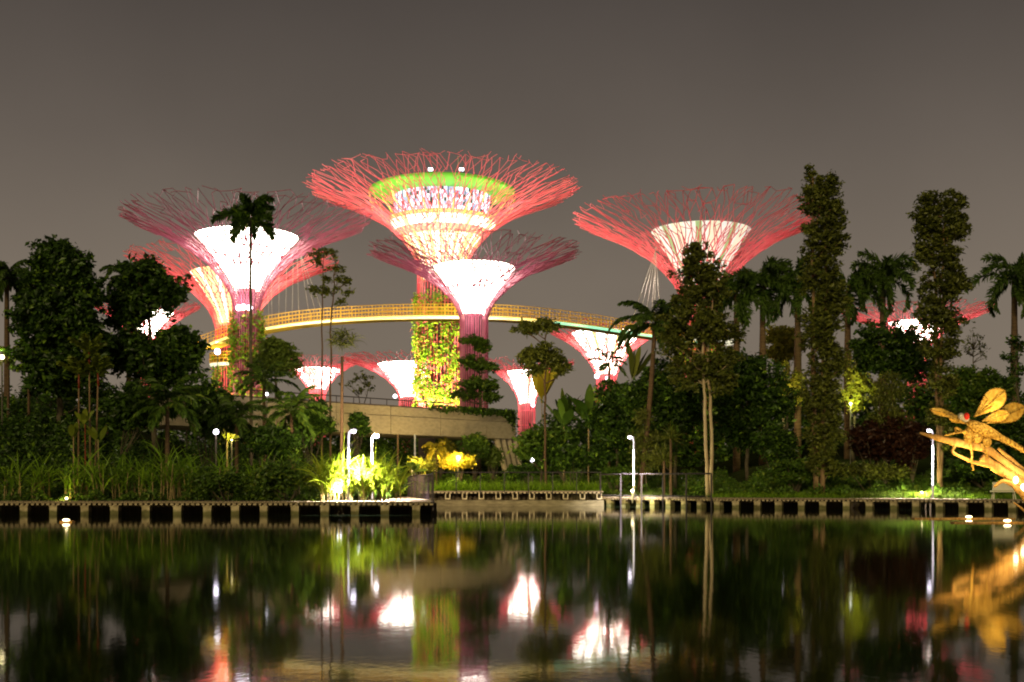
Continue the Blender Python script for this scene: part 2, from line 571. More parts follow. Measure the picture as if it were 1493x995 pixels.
def ground_z(x, d):
    px = CX + x * F / d
    t = d - edge(px)
    z = 0.58 + 2.2 * min(1, max(0, (t - 3) / 30.0)) ** 1.3
    z += 2.9 * min(1, max(0, (t - 36) / 22.0))
    left = max(0.0, 1 - max(0, px - 60) / 260.0)
    left = left * left * (3 - 2 * left)
    z += left * 5.0 * min(1, max(0, (t - 3.0) / 16.0))
    right = min(1, max(0, (px - 1020) / 120.0))
    z += right * 1.6 * min(1, max(0, (t - 2.5) / 14.0))
    return z


def build_ground():
    b = MB()
    cols = list(range(-900, 560, 40)) + list(range(560, 660, 10)) + list(range(660, 2420, 40))
    ts = [0, 0.02, 1, 2.5, 4, 6, 9, 13, 18, 25, 35, 50, 80, 150, 300, 800, 4000]
    V = []
    for px in cols:
        e0 = edge(px)
        for k, t in enumerate(ts):
            d = e0 + t
            x = (px - CX) * d / F
            z = -1.5 if k == 0 else ground_z(x, d) + (0 if t < 3 or t > 60 else float(R.normal()) * 0.08)
            V.append((x, d, z))
    n = len(ts)
    Fa = [(i * n + k, (i + 1) * n + k, (i + 1) * n + k + 1, i * n + k + 1) for i in range(len(cols) - 1) for k in range(n - 1)]
    b.add(V, Fa)
    tag(b.build('ground', M['soil'], smooth=True), kind='structure')


build_ground()
wb = MB()
wb.add([(-200, -40, 0), (200, -40, 0), (200, 110, 0), (-200, 110, 0)], [(0, 1, 2, 3)])
tag(wb.build('lake_water', M['water']), kind='structure')

# ------------------------------------------------------------------ supertrees
TS = np.array([0, .15, .3, .45, .6, .75, .87, 1.0])
GS = np.array([0, .03, .095, .205, .345, .55, .76, 1.0])


def supertree(px, d, r0px, y_fl, y_ext, Rpx, bowl, label, steel='steel_red', N=34, bowl_mat='bowl_white', garden_y=None, zbase=5.5,
              light=(6000, (1.0, 0.62, 0.60)), garden_light=0, bowl_fn=None, thick=1.0, seed=1, jag=1.0, trunk_light=0):
    rng = np.random.default_rng(seed)
    s = d / F
    x = (px - CX) * s
    zf, H = CZ + (HY - y_fl) * s, CZ + (HY - y_ext) * s
    r0, Rr = r0px * s, Rpx * s
    root = thing('supertree', (x, d, zbase), label, 'supertree', 'giant steel trees with flared canopies')
    c0 = np.array((x, d, 0.0))

    def pt(th, t, lift=0.0):
        r = r0 + (Rr - r0) * np.interp(min(t, 1.06), TS, GS) + (0 if t <= 1 else (t - 1) * 1.6 * Rr)
        z = zf + (H - zf) * t + lift
        return c0 + np.array((r * math.cos(th), r * math.sin(th), z))

    tr, cn = MB(), MB()
    da = 2 * math.pi / N
    base_r = 0.090 * thick
    for i in range(N):
        th = i * da + rng.normal() * da * 0.08
        ref = (-math.sin(th), math.cos(th), 0)
        low = [c0 + np.array((r0 * math.cos(th), r0 * math.sin(th), z)) for z in np.linspace(zbase, zf, 4)[:-1]]
        low += [pt(th, t) for t in np.linspace(0, 0.42, 7)]
        tr.tube(low, base_r, 4, ref=ref, cap=False)
    # canopy: a forking net of thin rods between node rings
    ts = [.42, .50, .58, .66, .74, .82, .90, .985]
    cnt = [N, N, 2 * N, 2 * N, 2 * N, 2 * N, 2 * N, 2 * N]
    for layer in (0, 1):
     nodes = []
     for k, t in enumerate(ts):
         n = cnt[k]
         d2 = 2 * math.pi / n
         jt = 0.0 if k == 0 else 0.30 * jag
         row = []
         for i in range(n):
             th = (i + .5 * layer * (k > 0) + (.5 * ((k - 2) % 2) if k > 1 else 0)) * d2 + rng.normal() * d2 * jt * .6
             row.append((th, t + (0 if k == 0 else rng.normal() * .014), rng.uniform(0, .30) + layer * .35 * min(1, k / 3) if k else 0.0))
         nodes.append(row)
     for k in range(len(ts) - 1):
         n, n2 = cnt[k], cnt[k + 1]
         ra, rb_ = base_r * (1 - .07 * k), base_r * (1 - .07 * (k + 1))
         for i in range(n):
             if n2 > n:
                 nb = [(2 * i) % n2, (2 * i + 1) % n2]
                 pr = (1, 1)
             elif k < 2:
                 nb, pr = [i, (i + 1) % n2], (1, .15)
             else:
                 nb = [i, (i - 1) % n2] if (k - 2) % 2 == 0 else [i, (i + 1) % n2]
                 pr = (.88, .42) if rng.random() < .5 else (.42, .88)
             for j, p_ in zip(nb, pr):
                 if rng.random() < p_:
                     A0, B0 = nodes[k][i], nodes[k + 1][j]
                     ref = (-math.sin(A0[0]), math.cos(A0[0]), 0)
                     cn.tube([pt(*A0), pt(*B0)], [ra, rb_], 4, ref=ref, cap=False)
     last = nodes[-1]
     for i in range(cnt[-1]):
         th, t, l = last[i]
         ref = (-math.sin(th), math.cos(th), 0)
         if rng.random() < .65:
             cn.tube([pt(th, t, l), pt(th + rng.normal() * .4 * da / 2, 1.005 + rng.normal() * .008, l)], base_r * .5, 4, ref=ref, cap=False)
         if rng.random() < .45:
             cn.tube([pt(th, t, l), pt(*last[(i + 1) % cnt[-1]])], base_r * .45, 4, ref=(0, 0, 1), cap=False)
         if rng.random() < .30:
             k = int(rng.integers(3, 7))
             cn.tube([pt(*nodes[k][i]), pt(*nodes[k][(i + 1) % cnt[k]])], base_r * .5, 4, ref=(0, 0, 1), cap=False)
    # lattice rings and diagonals of the flare
    tk = np.linspace(0.03, 0.46, 8)
    for k, t in enumerate(tk):
        ring = [pt(i * da, t) for i in range(N + 1)]
        tr.tube(ring, base_r * 0.6, 4, ref=(0, 0, 1), cap=False)
        if k < len(tk) - 1:
            for i in range(N):
                a = i if k % 2 else i + 1
                tr.tube([pt(a * da, t), pt((2 * i + 1 - a) * da, tk[k + 1])], base_r * 0.55, 4, ref=(0, 0, 1), cap=False)
    for z in np.arange(zbase + 2.5, zf, 3.2):
        tr.tube([c0 + np.array((r0 * math.cos(i * da), r0 * math.sin(i * da), z)) for i in range(N + 1)], base_r * 0.6, 4, ref=(0, 0, 1), cap=False)
    tr.build('trunk_lattice', M[steel], root)
    cn.build('canopy', M[steel], root)
    co = MB()
    co.lathe([(r0 * .66, zbase), (r0 * .66, zf), (r0 * .72, zf + (H - zf) * .25)], (x, d, 0), 20)
    co.build('core', M['core'], root, smooth=True)
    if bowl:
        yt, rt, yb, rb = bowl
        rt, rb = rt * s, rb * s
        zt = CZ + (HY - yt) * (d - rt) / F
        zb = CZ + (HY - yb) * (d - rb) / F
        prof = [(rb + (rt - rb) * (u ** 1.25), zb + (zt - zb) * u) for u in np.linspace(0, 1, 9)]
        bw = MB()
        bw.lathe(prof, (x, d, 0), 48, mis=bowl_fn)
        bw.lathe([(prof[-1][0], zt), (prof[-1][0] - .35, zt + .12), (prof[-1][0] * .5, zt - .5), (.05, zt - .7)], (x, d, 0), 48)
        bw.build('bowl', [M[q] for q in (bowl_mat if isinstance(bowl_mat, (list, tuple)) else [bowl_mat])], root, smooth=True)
    if garden_y:
        g = MB()
        zt = CZ + (HY - garden_y) * s
        area = 2 * math.pi * r0 * (zt - zbase)
        n = int(min(36000, area * 44))
        cl = int(n / 14)
        th = rng.uniform(0, 2 * math.pi, cl)
        hh = zbase + (zt - zbase) * rng.uniform(0, 1, cl) ** 1.25
        keep = (np.sin(th * 5 + hh * .35) + np.sin(hh * 1.1 + th * 2) * .6 + rng.normal(size=cl) * .7) > -0.85
        th, hh = th[keep], hh[keep]
        rr = r0 * rng.uniform(1.0, 1.05, len(th)) + .25
        C = np.stack([x + rr * np.cos(th), d + rr * np.sin(th), hh], 1)
        C = np.repeat(C, 14, 0) + rng.normal(size=(len(C) * 14, 3)) * np.array((.30, .30, .42))
        g.leaves(C, 0.46, aspect=.6, droop=.5, rng=rng)
        g.build('vertical_garden', M['garden'], root)
    pw, lc = light
    zl = zf + (H - zf) * 0.22
    for ax, ay in ((-0.52, -0.30), (0.52, -0.30), (0.0, -0.62)):
        lamp('POINT', (x + ax * Rr, d + ay * Rr, zl), pw, lc, root, 0.5)
    if garden_light:
        zm = zbase + (CZ + (HY - (garden_y or y_fl)) * s - zbase) * .55
        for ax in (-1, 1):
            lamp('SPOT', (x + ax * (r0 + 3.5), d - r0 - 5.0, zbase + .8), garden_light, (1.0, 0.93, 0.66), root, 0.4, (x, d - r0 * .5, zm), 80, .9)
    if trunk_light:
        lamp('POINT', (x, d - r0 - 2.0, zf), trunk_light, (1.0, .75, .8), root, .4)
    return root, dict(x=x, d=d, s=s, r0=r0, R=Rr, zf=zf, H=H, z0=zbase, pt=pt)


LP = (1.0, 0.84, 0.80)
stA, A = supertree(645, 198, 36, 393, 277, 196, None, 'tallest steel tree, in the centre, with restaurant and green ring in its red canopy',
                   N=44, garden_y=432, light=(2800, LP), garden_light=210000, seed=11, thick=.92, jag=1.3, trunk_light=1200)
stB, B_ = supertree(360, 174, 19, 448, 322, 178, (330, 74, 420, 18), 'dull magenta steel tree with glaring white bowl behind the tall foxtail palm',
                    'steel_magenta', N=36, garden_y=457, light=(1300, (1.0, .8, .85)), garden_light=15000, seed=12, trunk_light=700)
stC, C_ = supertree(341, 205, 26, 480, 381, 151, (388, 62, 470, 20), 'red steel tree half hidden behind the white bowl at left',
                    N=36, bowl_mat=['bowl_yellow', 'bowl_bright', 'bowl_orange'], bowl_fn=lambda j: (0, 2, 1, 2)[j % 4], light=(2600, LP), garden_y=520, garden_light=36000, seed=13)
lamp('POINT', (C_['x'] - 1.0, C_['d'] - C_['r0'] - 1.2, C_['zf'] + 1.0), 1500, (1.0, .62, .16), stC, .4)
stD, D_ = supertree(691, 165, 20, 466, 371, 153, (380, 60, 457, 15), 'dark magenta steel tree standing in front of the tallest one',
                    'steel_magenta', N=36, light=(800, (1.0, .8, .8)), seed=14, trunk_light=500)
stE, E_ = supertree(1022, 195, 26, 450, 320, 184, (322, 72, 430, 20), 'red steel tree with green striped bowl behind the twin trunked tree',
                    N=40, bowl_mat=['bowl_cream', 'bowl_pale', 'bowl_green'], bowl_fn=lambda j: (0, 0, 1, 1, 2, 1)[j % 6], light=(2200, LP), garden_y=470, garden_light=14000, seed=15, jag=1.3)
stF, F_ = supertree(597, 260, 15, 580, 525, 97, (527, 46, 578, 14), 'small pink steel tree just left of the leafy central trunk',
                    N=30, light=(1800, LP), seed=16, thick=1.1)
stG, G_ = supertree(463, 272, 11, 580, 527, 62, (536, 34, 566, 12), 'small pink steel tree with white and green bowl behind the pandan trunk',
                    N=26, bowl_mat=['bowl_white', 'bowl_mint'], bowl_fn=lambda j: 1 if 30 < j < 37 else 0, light=(1800, LP), seed=17, thick=1.1)
stH, H_ = supertree(768, 270, 12, 590, 531, 69, (540, 30, 588, 11), 'small steel tree with white and amber bowl behind the tiered tree',
                    N=26, bowl_mat=['bowl_white', 'bowl_orange'], bowl_fn=lambda j: 1 if j % 12 < 2 else 0, light=(1800, LP), seed=18, thick=1.1)
stI, I_ = supertree(884, 225, 14, 556, 483, 86, (480, 50, 545, 14), 'steel tree with white bowl just under the right end of the walkway',
                    N=30, bowl_mat=['bowl_white', 'bowl_mint', 'bowl_yellow'], bowl_fn=lambda j: (0, 0, 2, 0, 0, 1)[j % 6], light=(1800, LP), garden_y=570, seed=19)
stJ, J_ = supertree(1336, 230, 14, 520, 456, 106, (466, 40, 508, 15), 'red steel tree with white bowl low behind the right hand palms',
                    N=32, light=(2600, LP), seed=20)
stK, K_ = supertree(212, 240, 12, 520, 447, 79, (450, 40, 490, 13), 'steel tree with greenish bowl glimpsed through the big left trees',
                    N=28, bowl_mat=['bowl_white', 'bowl_mint'], bowl_fn=lambda j: 1 if 20 < j < 34 else 0, light=(1800, LP), seed=21)


def restaurant():
    x, d = A['x'], A['d']
    b = MB()
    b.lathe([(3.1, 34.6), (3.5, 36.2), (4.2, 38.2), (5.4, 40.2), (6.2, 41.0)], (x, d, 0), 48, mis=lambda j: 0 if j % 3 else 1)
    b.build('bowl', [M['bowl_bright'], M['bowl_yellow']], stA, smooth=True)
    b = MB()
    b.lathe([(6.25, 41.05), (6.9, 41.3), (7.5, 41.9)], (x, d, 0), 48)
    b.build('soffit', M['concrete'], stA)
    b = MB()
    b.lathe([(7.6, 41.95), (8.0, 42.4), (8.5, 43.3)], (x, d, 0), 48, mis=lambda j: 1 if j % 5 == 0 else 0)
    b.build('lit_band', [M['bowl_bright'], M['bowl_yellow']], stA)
    b = MB()
    for k in range(28):
        a = 2 * math.pi * k / 28
        pr = [(3.35, 34.4), (3.8, 36.4), (4.9, 38.9), (6.8, 41.3), (8.75, 43.2), (11.2, 45.6), (11.8, 47.9)]
        b.tube([(x + r * math.cos(a), d + r * math.sin(a), z) for r, z in pr], .11, 4, ref=(-math.sin(a), math.cos(a), 0), cap=False)
    b.build('rib', M['rib_yellow'], stA)  # added ribs; the skin rods' yellow-green light is put into their colour
    b = MB()
    wn = np.random.default_rng(5)
    for k, za in enumerate(np.linspace(44.2, 47.0, 6)):
        cc = wn.choice((0, 0, 0, 1, 1, 1, 2), 110)
        b.lathe([(7.6 + k * .03, za), (7.63 + k * .03, za + .52)], (x, d, 0), 110, mis=lambda j: int(cc[j]))
    wd = b.build('window', [M['window'], M['window_bright'], M['window_dark']], stA)
    b = MB()
    for k in range(36):
        a = 2 * math.pi * k / 36
        b.tube([(x + 7.72 * math.cos(a), d + 7.72 * math.sin(a), 44.0), (x + 7.86 * math.cos(a), d + 7.86 * math.sin(a), 47.5)], .06, 4, cap=False)
    b.build('window_frame', M['dark_metal'], stA).parent = stA
    b = MB()
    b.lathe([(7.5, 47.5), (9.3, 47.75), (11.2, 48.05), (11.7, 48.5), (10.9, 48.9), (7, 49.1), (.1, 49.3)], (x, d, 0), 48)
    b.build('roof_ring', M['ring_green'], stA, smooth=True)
    b = MB()
    b.lathe([(7.4, 43.5), (8.7, 43.55), (8.9, 43.85), (7.6, 43.9)], (x, d, 0), 48)
    b.build('floor_slab', M['rib_yellow'], stA)
    for k, (px, py) in enumerate(((628, 248), (673, 248))):
        q = P(px, py, 190)
        f = MB()
        f.box(q, (.9, .6, .6))
        o = f.build('floodlight', M['dark_metal'], stA)
        f = MB()
        f.box(q + np.array((0, -.34, 0)), (.7, .08, .45))
        f.build('lens', M['white_lens'], o)
    m = MB()
    q = P(668, 250, 195)
    m.tube([q, q + np.array((0, 0, 2.4))], .09, 5)
    m.build('mast', M['cable'], stA)
    lamp('POINT', (x, d - 11.0, 40.0), 200, (1.0, .95, .62), stA, .4)
    lamp('POINT', (x - 7, d - 9.5, 45.5), 350, (.75, 1.0, .4), stA, .4)
    lamp('POINT', (x + 7, d - 9.5, 45.5), 350, (.75, 1.0, .4), stA, .4)


restaurant()
# small floodlights on the trunks
for root, spots, d in ((stB, ((348, 449), (355, 448), (364, 449)), 170), (stI, ((870, 549), (886, 552)), 222), (stH, ((777, 591),), 267), (stF, ((576, 578),), 257)):
    for px, py in spots:
        f = MB()
        f.ball(P(px, py, d), .42, 10, 6)
        f.build('floodlight', M['white_lens'], root, smooth=True)


# ------------------------------------------------------------------ elevated walkway
def skyway():
    pxs = [300, 318, 345, 385, 440, 500, 560, 620, 680, 740, 790, 850, 920, 980, 1022]
    dd = [206, 198, 190, 183, 177.5, 174.5, 173, 172.4, 172.4, 173.2, 175.5, 180, 187, 192, 196]
    pf = np.linspace(300, 1022, 150)
    df = np.interp(pf, pxs, dd)
    k = np.ones(9) / 9
    df = np.convolve(np.pad(df, 4, mode='edge'), k, 'valid')
    zz = 25.0 - 0.9 * ((pf - 640) / 380) ** 2
    c = np.stack([(pf - CX) * df / F, df, zz], 1)
    root = thing('elevated_walkway', c[75], 'yellow lit walkway curving high between the steel trees', 'walkway')
    t = nrm(np.gradient(c, axis=0))
    sd_ = np.stack([t[:, 1], -t[:, 0], np.zeros(len(t))], 1)      # towards the viewer
    w = 1.3

    def ribbon(prof, m, name, lo=0, hi=None):
        pr = np.array(prof)
        b = MB()
        cc, ss = c[lo:hi], sd_[lo:hi]
        V = cc[:, None] + ss[:, None] * pr[None, :, 0, None] + np.array((0, 0, 1)) * pr[None, :, 1, None]
        n, kk = len(cc), len(pr)
        i = np.arange(n - 1)[:, None] * kk
        j = np.arange(kk)[None, :]
        q = np.stack([i + j, i + kk + j, i + kk + (j + 1) % kk, i + (j + 1) % kk], -1).reshape(-1, 4)
        b.add(V.reshape(-1, 3), q)
        return b.build(name, m, root)
    ribbon([(w, -.05), (w, -.50), (.5, -.60), (-.5, -.60), (-w, -.50), (-w, -.05)], M['sky_yellow'], 'deck')
    ribbon([(w + .03, -.52), (w + .16, -.52), (w + .16, -.16), (w + .03, -.16)], M['led_yellow'], 'light_strip', 0, 104)
    ribbon([(w + .03, -.52), (w + .16, -.52), (w + .16, -.16), (w + .03, -.16)], M['led_green'], 'light_strip', 103, 150)
    ribbon([(w - .5, -.04), (w - .5, .02), (w - .36, .02), (w - .36, -.04)], M['led_warm'], 'floor_light')
    for sgn in (1, -1):
        rail = MB()
        for h in (0.55, 1.05, 1.55):
            rail.tube(c + sd_ * sgn * w + np.array((0, 0, h)), .055, 4, ref=(0, 0, 1), cap=False)
        for i in range(0, 150):
            b0 = c[i] + sd_[i] * sgn * w
            rail.tube([b0, b0 + np.array((0, 0, 1.55))], .06 if i % 3 == 0 else .03, 4)
        rail.build('railing', M['sky_yellow'], root)
    for px, n in ((410, 6), (470, 3), (940, 6)):
        for q in range(n):
            i = int(np.argmin(np.abs(pf - (px + q * 9 - 20))))
            top = B_ if px < 600 else E_
            th = math.atan2(c[i][1] - top['d'], c[i][0] - top['x'])
            hi = top['pt'](th, 0.62)
            cb = MB()
            cb.tube([c[i] + np.array((0, 0, 1.5)), hi], .03, 4)
            cb.build('suspension_cable', M['cable'], root)
    for i in range(8, 146, 17):
        lamp('POINT', c[i] + sd_[i] * 3.2 + np.array((0, 0, -1.0)), 120, (1.0, .72, .16), root, .3)


skyway()


def landing(T, z, r, label):
    root = thing('walkway_landing', (T['x'], T['d'], z), label, 'landing')
    x, d = T['x'], T['d']
    b = MB()
    b.lathe([(r * .6, z - .5), (r - .3, z - .5), (r, z - .1), (r, z), (r * .6, z)], (x, d, 0), 40)
    b.build('deck', M['sky_yellow'], root)
    b = MB()
    b.lathe([(r * .65, z - .56), (r - .1, z - .56), (r + .06, z - .15)], (x, d, 0), 40)
    b.build('light_strip', M['bowl_cream'], root)
    b = MB()
    for h in (.6, 1.1, 1.6):
        b.tube([(x + r * math.cos(a), d + r * math.sin(a), z + h) for a in np.linspace(0, 2 * math.pi, 41)], .06, 4, ref=(0, 0, 1), cap=False)
    for a in np.linspace(0, 2 * math.pi, 36)[:-1]:
        b.tube([(x + r * math.cos(a), d + r * math.sin(a), z), (x + r * math.cos(a), d + r * math.sin(a), z + 1.6)], .05, 4)
    b.build('railing', M['sky_yellow'], root)
    lamp('POINT', (x, d - r - 1.5, z - 1.6), 350, (1.0, .8, .4), root, .3)
    lamp('POINT', (x, d - r * .8, z + .5), 300, (1.0, .65, .15), root, .2)


landing(C_, 21.6, 3.9, 'round yellow landing low on the trunk at the walkway left end')
landing(E_, 24.3, 5.4, 'round yellow landing at the walkway right end behind trees')


# ------------------------------------------------------------------ concrete bridge
def bridge():
    a = P(225, 0, 91.5)
    b_ = P(752, 0, 121.0)
    a2, b2 = np.array((a[0], a[1], 0)), np.array((b_[0], b_[1], 0))
    dr = nrm(b2 - a2)
    nn = np.array((-dr[1], dr[0], 0))           # away from the viewer
    L = np.linalg.norm(b2 - a2)
    zb, zt = 6.02, 8.45
    root = thing('footbridge', (a2 + b2) / 2 + np.array((0, 0, zb)), 'long pale concrete bridge with splayed pier crossing behind the lit canes', 'bridge')
    g = MB()

    def slab(u0, u1, z0, z1, n0, n1, mb=g):
        V = [a2 + dr * u + nn * n + np.array((0, 0, z)) for u in (u0, u1) for n in (n0, n1) for z in (z0, z1)]
        mb.add(V, [(0, 1, 3, 2), (4, 6, 7, 5), (0, 4, 5, 1), (2, 3, 7, 6), (0, 2, 6, 4), (1, 5, 7, 3)])
    slab(0, L, zb, zb + .3, .25, 7.0)
    slab(.02, L - .02, zb + .01, zt - .01, .125, .245)
    pan = 6.15
    u = -1.1
    while u < L:
        slab(max(0, u + .035), min(L, u + pan - .035), zb, zb + 1.57, 0, .12)
        slab(max(0, u + .035), min(L, u + pan - .035), zb + 1.63, zt, .01, .12)
        u += pan
    g.build('parapet', M['concrete'], root)
    c = MB()
    slab(0, L, zt + .003, zt + .10, -.06, .32, c)
    c.build('coping', M['panel'], root)
    r = MB()
    for uu in np.arange(8, L - 9, 1.9):
        q = a2 + dr * uu + nn * .2
        r.tube([q + np.array((0, 0, zt + .1)), q + np.array((0, 0, zt + .62))], .035, 4)
    r.tube([a2 + dr * 8 + nn * .2 + np.array((0, 0, zt + .62)), a2 + dr * (L - 9) + nn * .2 + np.array((0, 0, zt + .62))], .045, 4)
    r.build('handrail', M['dark_metal'], root)
    for k in range(4):
        lg = MB()
        t0 = P(724 + 8.5 * k, 641, 119.0 + .7 * k)
        t1 = P(741 + 7 * k, 688, 118.0 + .7 * k)
        lg.tube([t0 + np.array((0, .6, .1)), t1 + np.array((0, .6, -.8))], [.30, .26], 8)
        lg.build('pier_leg', M['concrete'], root)
    lamp('SPOT', P(545, 630, 71.0), 18000, (1.0, .80, .52), root, .5, P(650, 616, 113), 115, 1.0)  # spot added at the second path lamp to brighten the bridge
    lamp('POINT', P(712, 676, 116.5), 160, (1.0, .78, .35), root, .2)
    # plants trailing over the right end of the parapet are their own thing
    t = MB()
    rr = np.random.default_rng(3)
    for k in range(150):
        f = rr.uniform(0, 1) ** .5
        uu = L - 12.5 + 12.3 * f
        drop = rr.uniform(.1, .4) + 2.5 * max(0, (f - .86) / .14) * rr.uniform(0, 1)
        q = a2 + dr * uu + nn * rr.uniform(-.35, .3)
        zc = zt + .35 - rr.uniform(0, 1, 16) * (drop + .35)
        C = q + np.stack([rr.normal(size=16) * .22, rr.normal(size=16) * .12 - .1, zc], 1)
        t.leaves(C, .3, rng=rr)
    o = t.build('trailing_plant', M['leaf_dark'], None, a2 + dr * (L - 6) + np.array((0, 0, zt)))
    tag(o, 'dark creeper spilling over the right end of the concrete bridge', 'creeper')


bridge()

# ------------------------------------------------------------------ boardwalks
def deck_run(pts, width, z, pile_every, label, dist_label=None, name='boardwalk', pile_w=.42):
    """pts: front edge (x, y) polyline, left to right; planks run away from the water"""
    p = np.array(pts, float)
    seg = np.linalg.norm(np.diff(p, axis=0), axis=1)
    cum = np.concatenate([[0], np.cumsum(seg)])
    at = lambda s: np.array([np.interp(s, cum, p[:, 0]), np.interp(s, cum, p[:, 1])])
    L = cum[-1]
    root = thing(name, (*at(L / 2), z), label, 'boardwalk')
    dk, en, wl = MB(), MB(), MB()
    s = 0.0
    while s < L - .2:
        a = at(s + .1)
        tg = at(min(L, s + .3)) - at(max(0, s - .1))
        ang = math.atan2(tg[1], tg[0])
        nn = np.array((-math.sin(ang), math.cos(ang)))
        c = a + nn * width / 2
        dz = random.uniform(-.006, .006)
        dk.box((c[0], c[1], z - .05 + dz), (.188, width, .09), ang)
        s += .2
    s = .1
    while s < L:
        a = at(s)
        tg = at(min(L, s + .2)) - at(max(0, s - .2))
        ang = math.atan2(tg[1], tg[0])
        nn = np.array((-math.sin(ang), math.cos(ang)))
        c = a + nn * .25
        if True:
            en.box((c[0], c[1], z - .155), (.15 + random.uniform(-.03, .03), .44, .085), ang)
        s += .27
    dk.build('decking', M['timber'], root)
    en.build('joist', M['timber_end'], root)
    V = []
    ss = np.linspace(0, L, max(2, int(L / 2)))
    for q in ss:
        a = at(q)
        tg = at(min(L, q + .5)) - at(max(0, q - .5))
        nn = nrm(np.array((-tg[1], tg[0])))
        bk = a + nn * (width - .25)
        fb = a + nn * .55
        V += [(bk[0], bk[1], -.8), (bk[0], bk[1], z - .11), (fb[0], fb[1], z - .2), (fb[0], fb[1], z - .30)]
    n = len(ss)
    wl.add(V, [(4 * i, 4 * i + 4, 4 * i + 5, 4 * i + 1) for i in range(n - 1)] + [(4 * i + 2, 4 * i + 6, 4 * i + 7, 4 * i + 3) for i in range(n - 1)])
    wl.build('bearer_wall', M['recess'], root)
    s = pile_every * .6
    while s < L:
        a = at(s)
        tg = at(min(L, s + .2)) - at(max(0, s - .2))
        ang = math.atan2(tg[1], tg[0])
        nn = np.array((-math.sin(ang), math.cos(ang)))
        c = a + nn * .42
        pm = MB()
        w = pile_w * random.uniform(.92, 1.06)
        pm.box((c[0], c[1], (z - .24 - .8) / 2), (w, .5, z - .24 + .8), ang)
        pm.box((c[0], c[1] , z - .245), (w * 1.12, .56, .09), ang)
        pm.build('pile', M['pile'], root)
        s += pile_every * random.uniform(.93, 1.07)
    return root, at, L


left_pts = [(-31.0, 64.3), (-4.10, 63.9)]
deck_run(left_pts, 2.9, .70, 1.56, 'straight timber boardwalk on square piles along the left bank')
back_pts = [(-4.10, 64.2), (-4.3, 67.0), (-5.0, 72.5), (-6.2, 80.0), (-7.4, 88.0)]
# path leading back from the corner
bp = MB()
wd = 2.6
pp = np.array(back_pts)
for i in range(len(pp) - 1):
    n = int(np.linalg.norm(pp[i + 1] - pp[i]) / .2)
    for k in range(n):
        c = pp[i] + (pp[i + 1] - pp[i]) * (k + .5) / n
        if c[1] < 66.95:
            continue
        bp.box((c[0] - wd / 2, c[1], .66 + random.uniform(-.005, .005)), (wd, .188, .09), 0)
tag(bp.build('footpath', M['timber'], None, (-6, 76, .66)), kind='structure')
pw = MB()
for i in range(len(pp) - 1):
    a, b = pp[i], pp[i + 1]
    pw.add([(a[0] - .1, a[1], -.8), (b[0] - .1, b[1], -.8), (b[0] - .1, b[1], .6), (a[0] - .1, a[1], .6)], [(0, 1, 2, 3)])
tag(pw.build('footpath_retaining_wall', M['recess'], None, (-6, 76, 0)), 'dark low retaining wall beside the path behind the corner railing', 'wall')

# low stone walkway with brackets across the middle of the channel
cw = thing('channel_walkway', (0.5, 91, 0), 'low walkway with square brackets above a stone ledge in the middle of the lake edge', 'walkway')
x0, x1 = (612 - CX) / F * 90, (880 - CX) / F * 90
b = MB()
n = int((x1 - x0) / .2)
for k in range(n):
    b.box((x0 + (k + .5) * .2, 91.2, 1.05), (.186, 2.2, .09))
b.build('decking', M['timber'], cw)
b = MB()
for k in range(int((x1 - x0) / .3)):
    if True:
        b.box((x0 + .15 + k * .3, 90.2, .955), (.17, .3, .08))
b.build('joist', M['timber_end'], cw)
b = MB()
b.box(((x0 + x1) / 2, 91.9, .2), (x1 - x0, .3, 1.6))
b.build('back_wall', M['recess'], cw)
b = MB()
b.box(((x0 + x1) / 2, 90.1, .10), (x1 - x0, .9, .62))
b.build('ledge', M['ledge'], cw)
for k in range(11):
    xx = x0 + .8 + k * 1.23
    q = MB()
    q.box((xx - .16, 90.22, .72), (.07, .26, .36))
    q.box((xx + .16, 90.22, .72), (.07, .26, .36))
    q.box((xx, 90.22, .52), (.39, .26, .07))
    q.build('bracket', M['pile'], cw)
right_px = [(872, 90.6), (905, 89.0), (960, 86.2), (1010, 84.0), (1060, 82.0), (1150, 80.3), (1240, 79.0), (1340, 76.8), (1490, 73.4), (1600, 71.2)]
right_pts = [((px - CX) / F * d, d) for px, d in right_px]
deck_run(right_pts, 2.9, .68, 1.45, 'curving timber boardwalk on square piles along the right bank')


def railing(pts, zs, h, post_every, label, infill=False, post_down=0.0, rails=(1.0,), name='railing', post_r=.035, m='dark_metal'):
    p = np.array(pts, float)
    cum = np.concatenate([[0], np.cumsum(np.linalg.norm(np.diff(p, axis=0), axis=1))])
    at = lambda s: np.array([np.interp(s, cum, p[:, 0]), np.interp(s, cum, p[:, 1]), zs])
    L = cum[-1]
    root = thing(name, at(L / 2), label, 'railing')
    ss = np.linspace(0, L, max(3, int(L / .8)))
    for k, rh in enumerate(rails):
        b = MB()
        b.tube([at(s) + np.array((0, 0, h * rh)) for s in ss], post_r * (1.15 if k == 0 else .7), 5, ref=(0, 0, 1))
        b.build('top_rail' if k == 0 else 'lower_rail', M[m], root)
    n = max(2, int(round(L / post_every)) + 1)
    for s in np.linspace(0, L, n):
        b = MB()
        b.box(at(s) + np.array((0, 0, (h - post_down) / 2)), (post_r * 2, post_r * 2, h + post_down))
        b.build('post', M[m], root)
    if infill:
        for s in np.arange(.08, L, .85):
            b = MB()
            b.box(at(s) + np.array((0, 0, h / 2)), (.03, .03, h - .06))
            b.build('baluster', M[m], root)
    return root


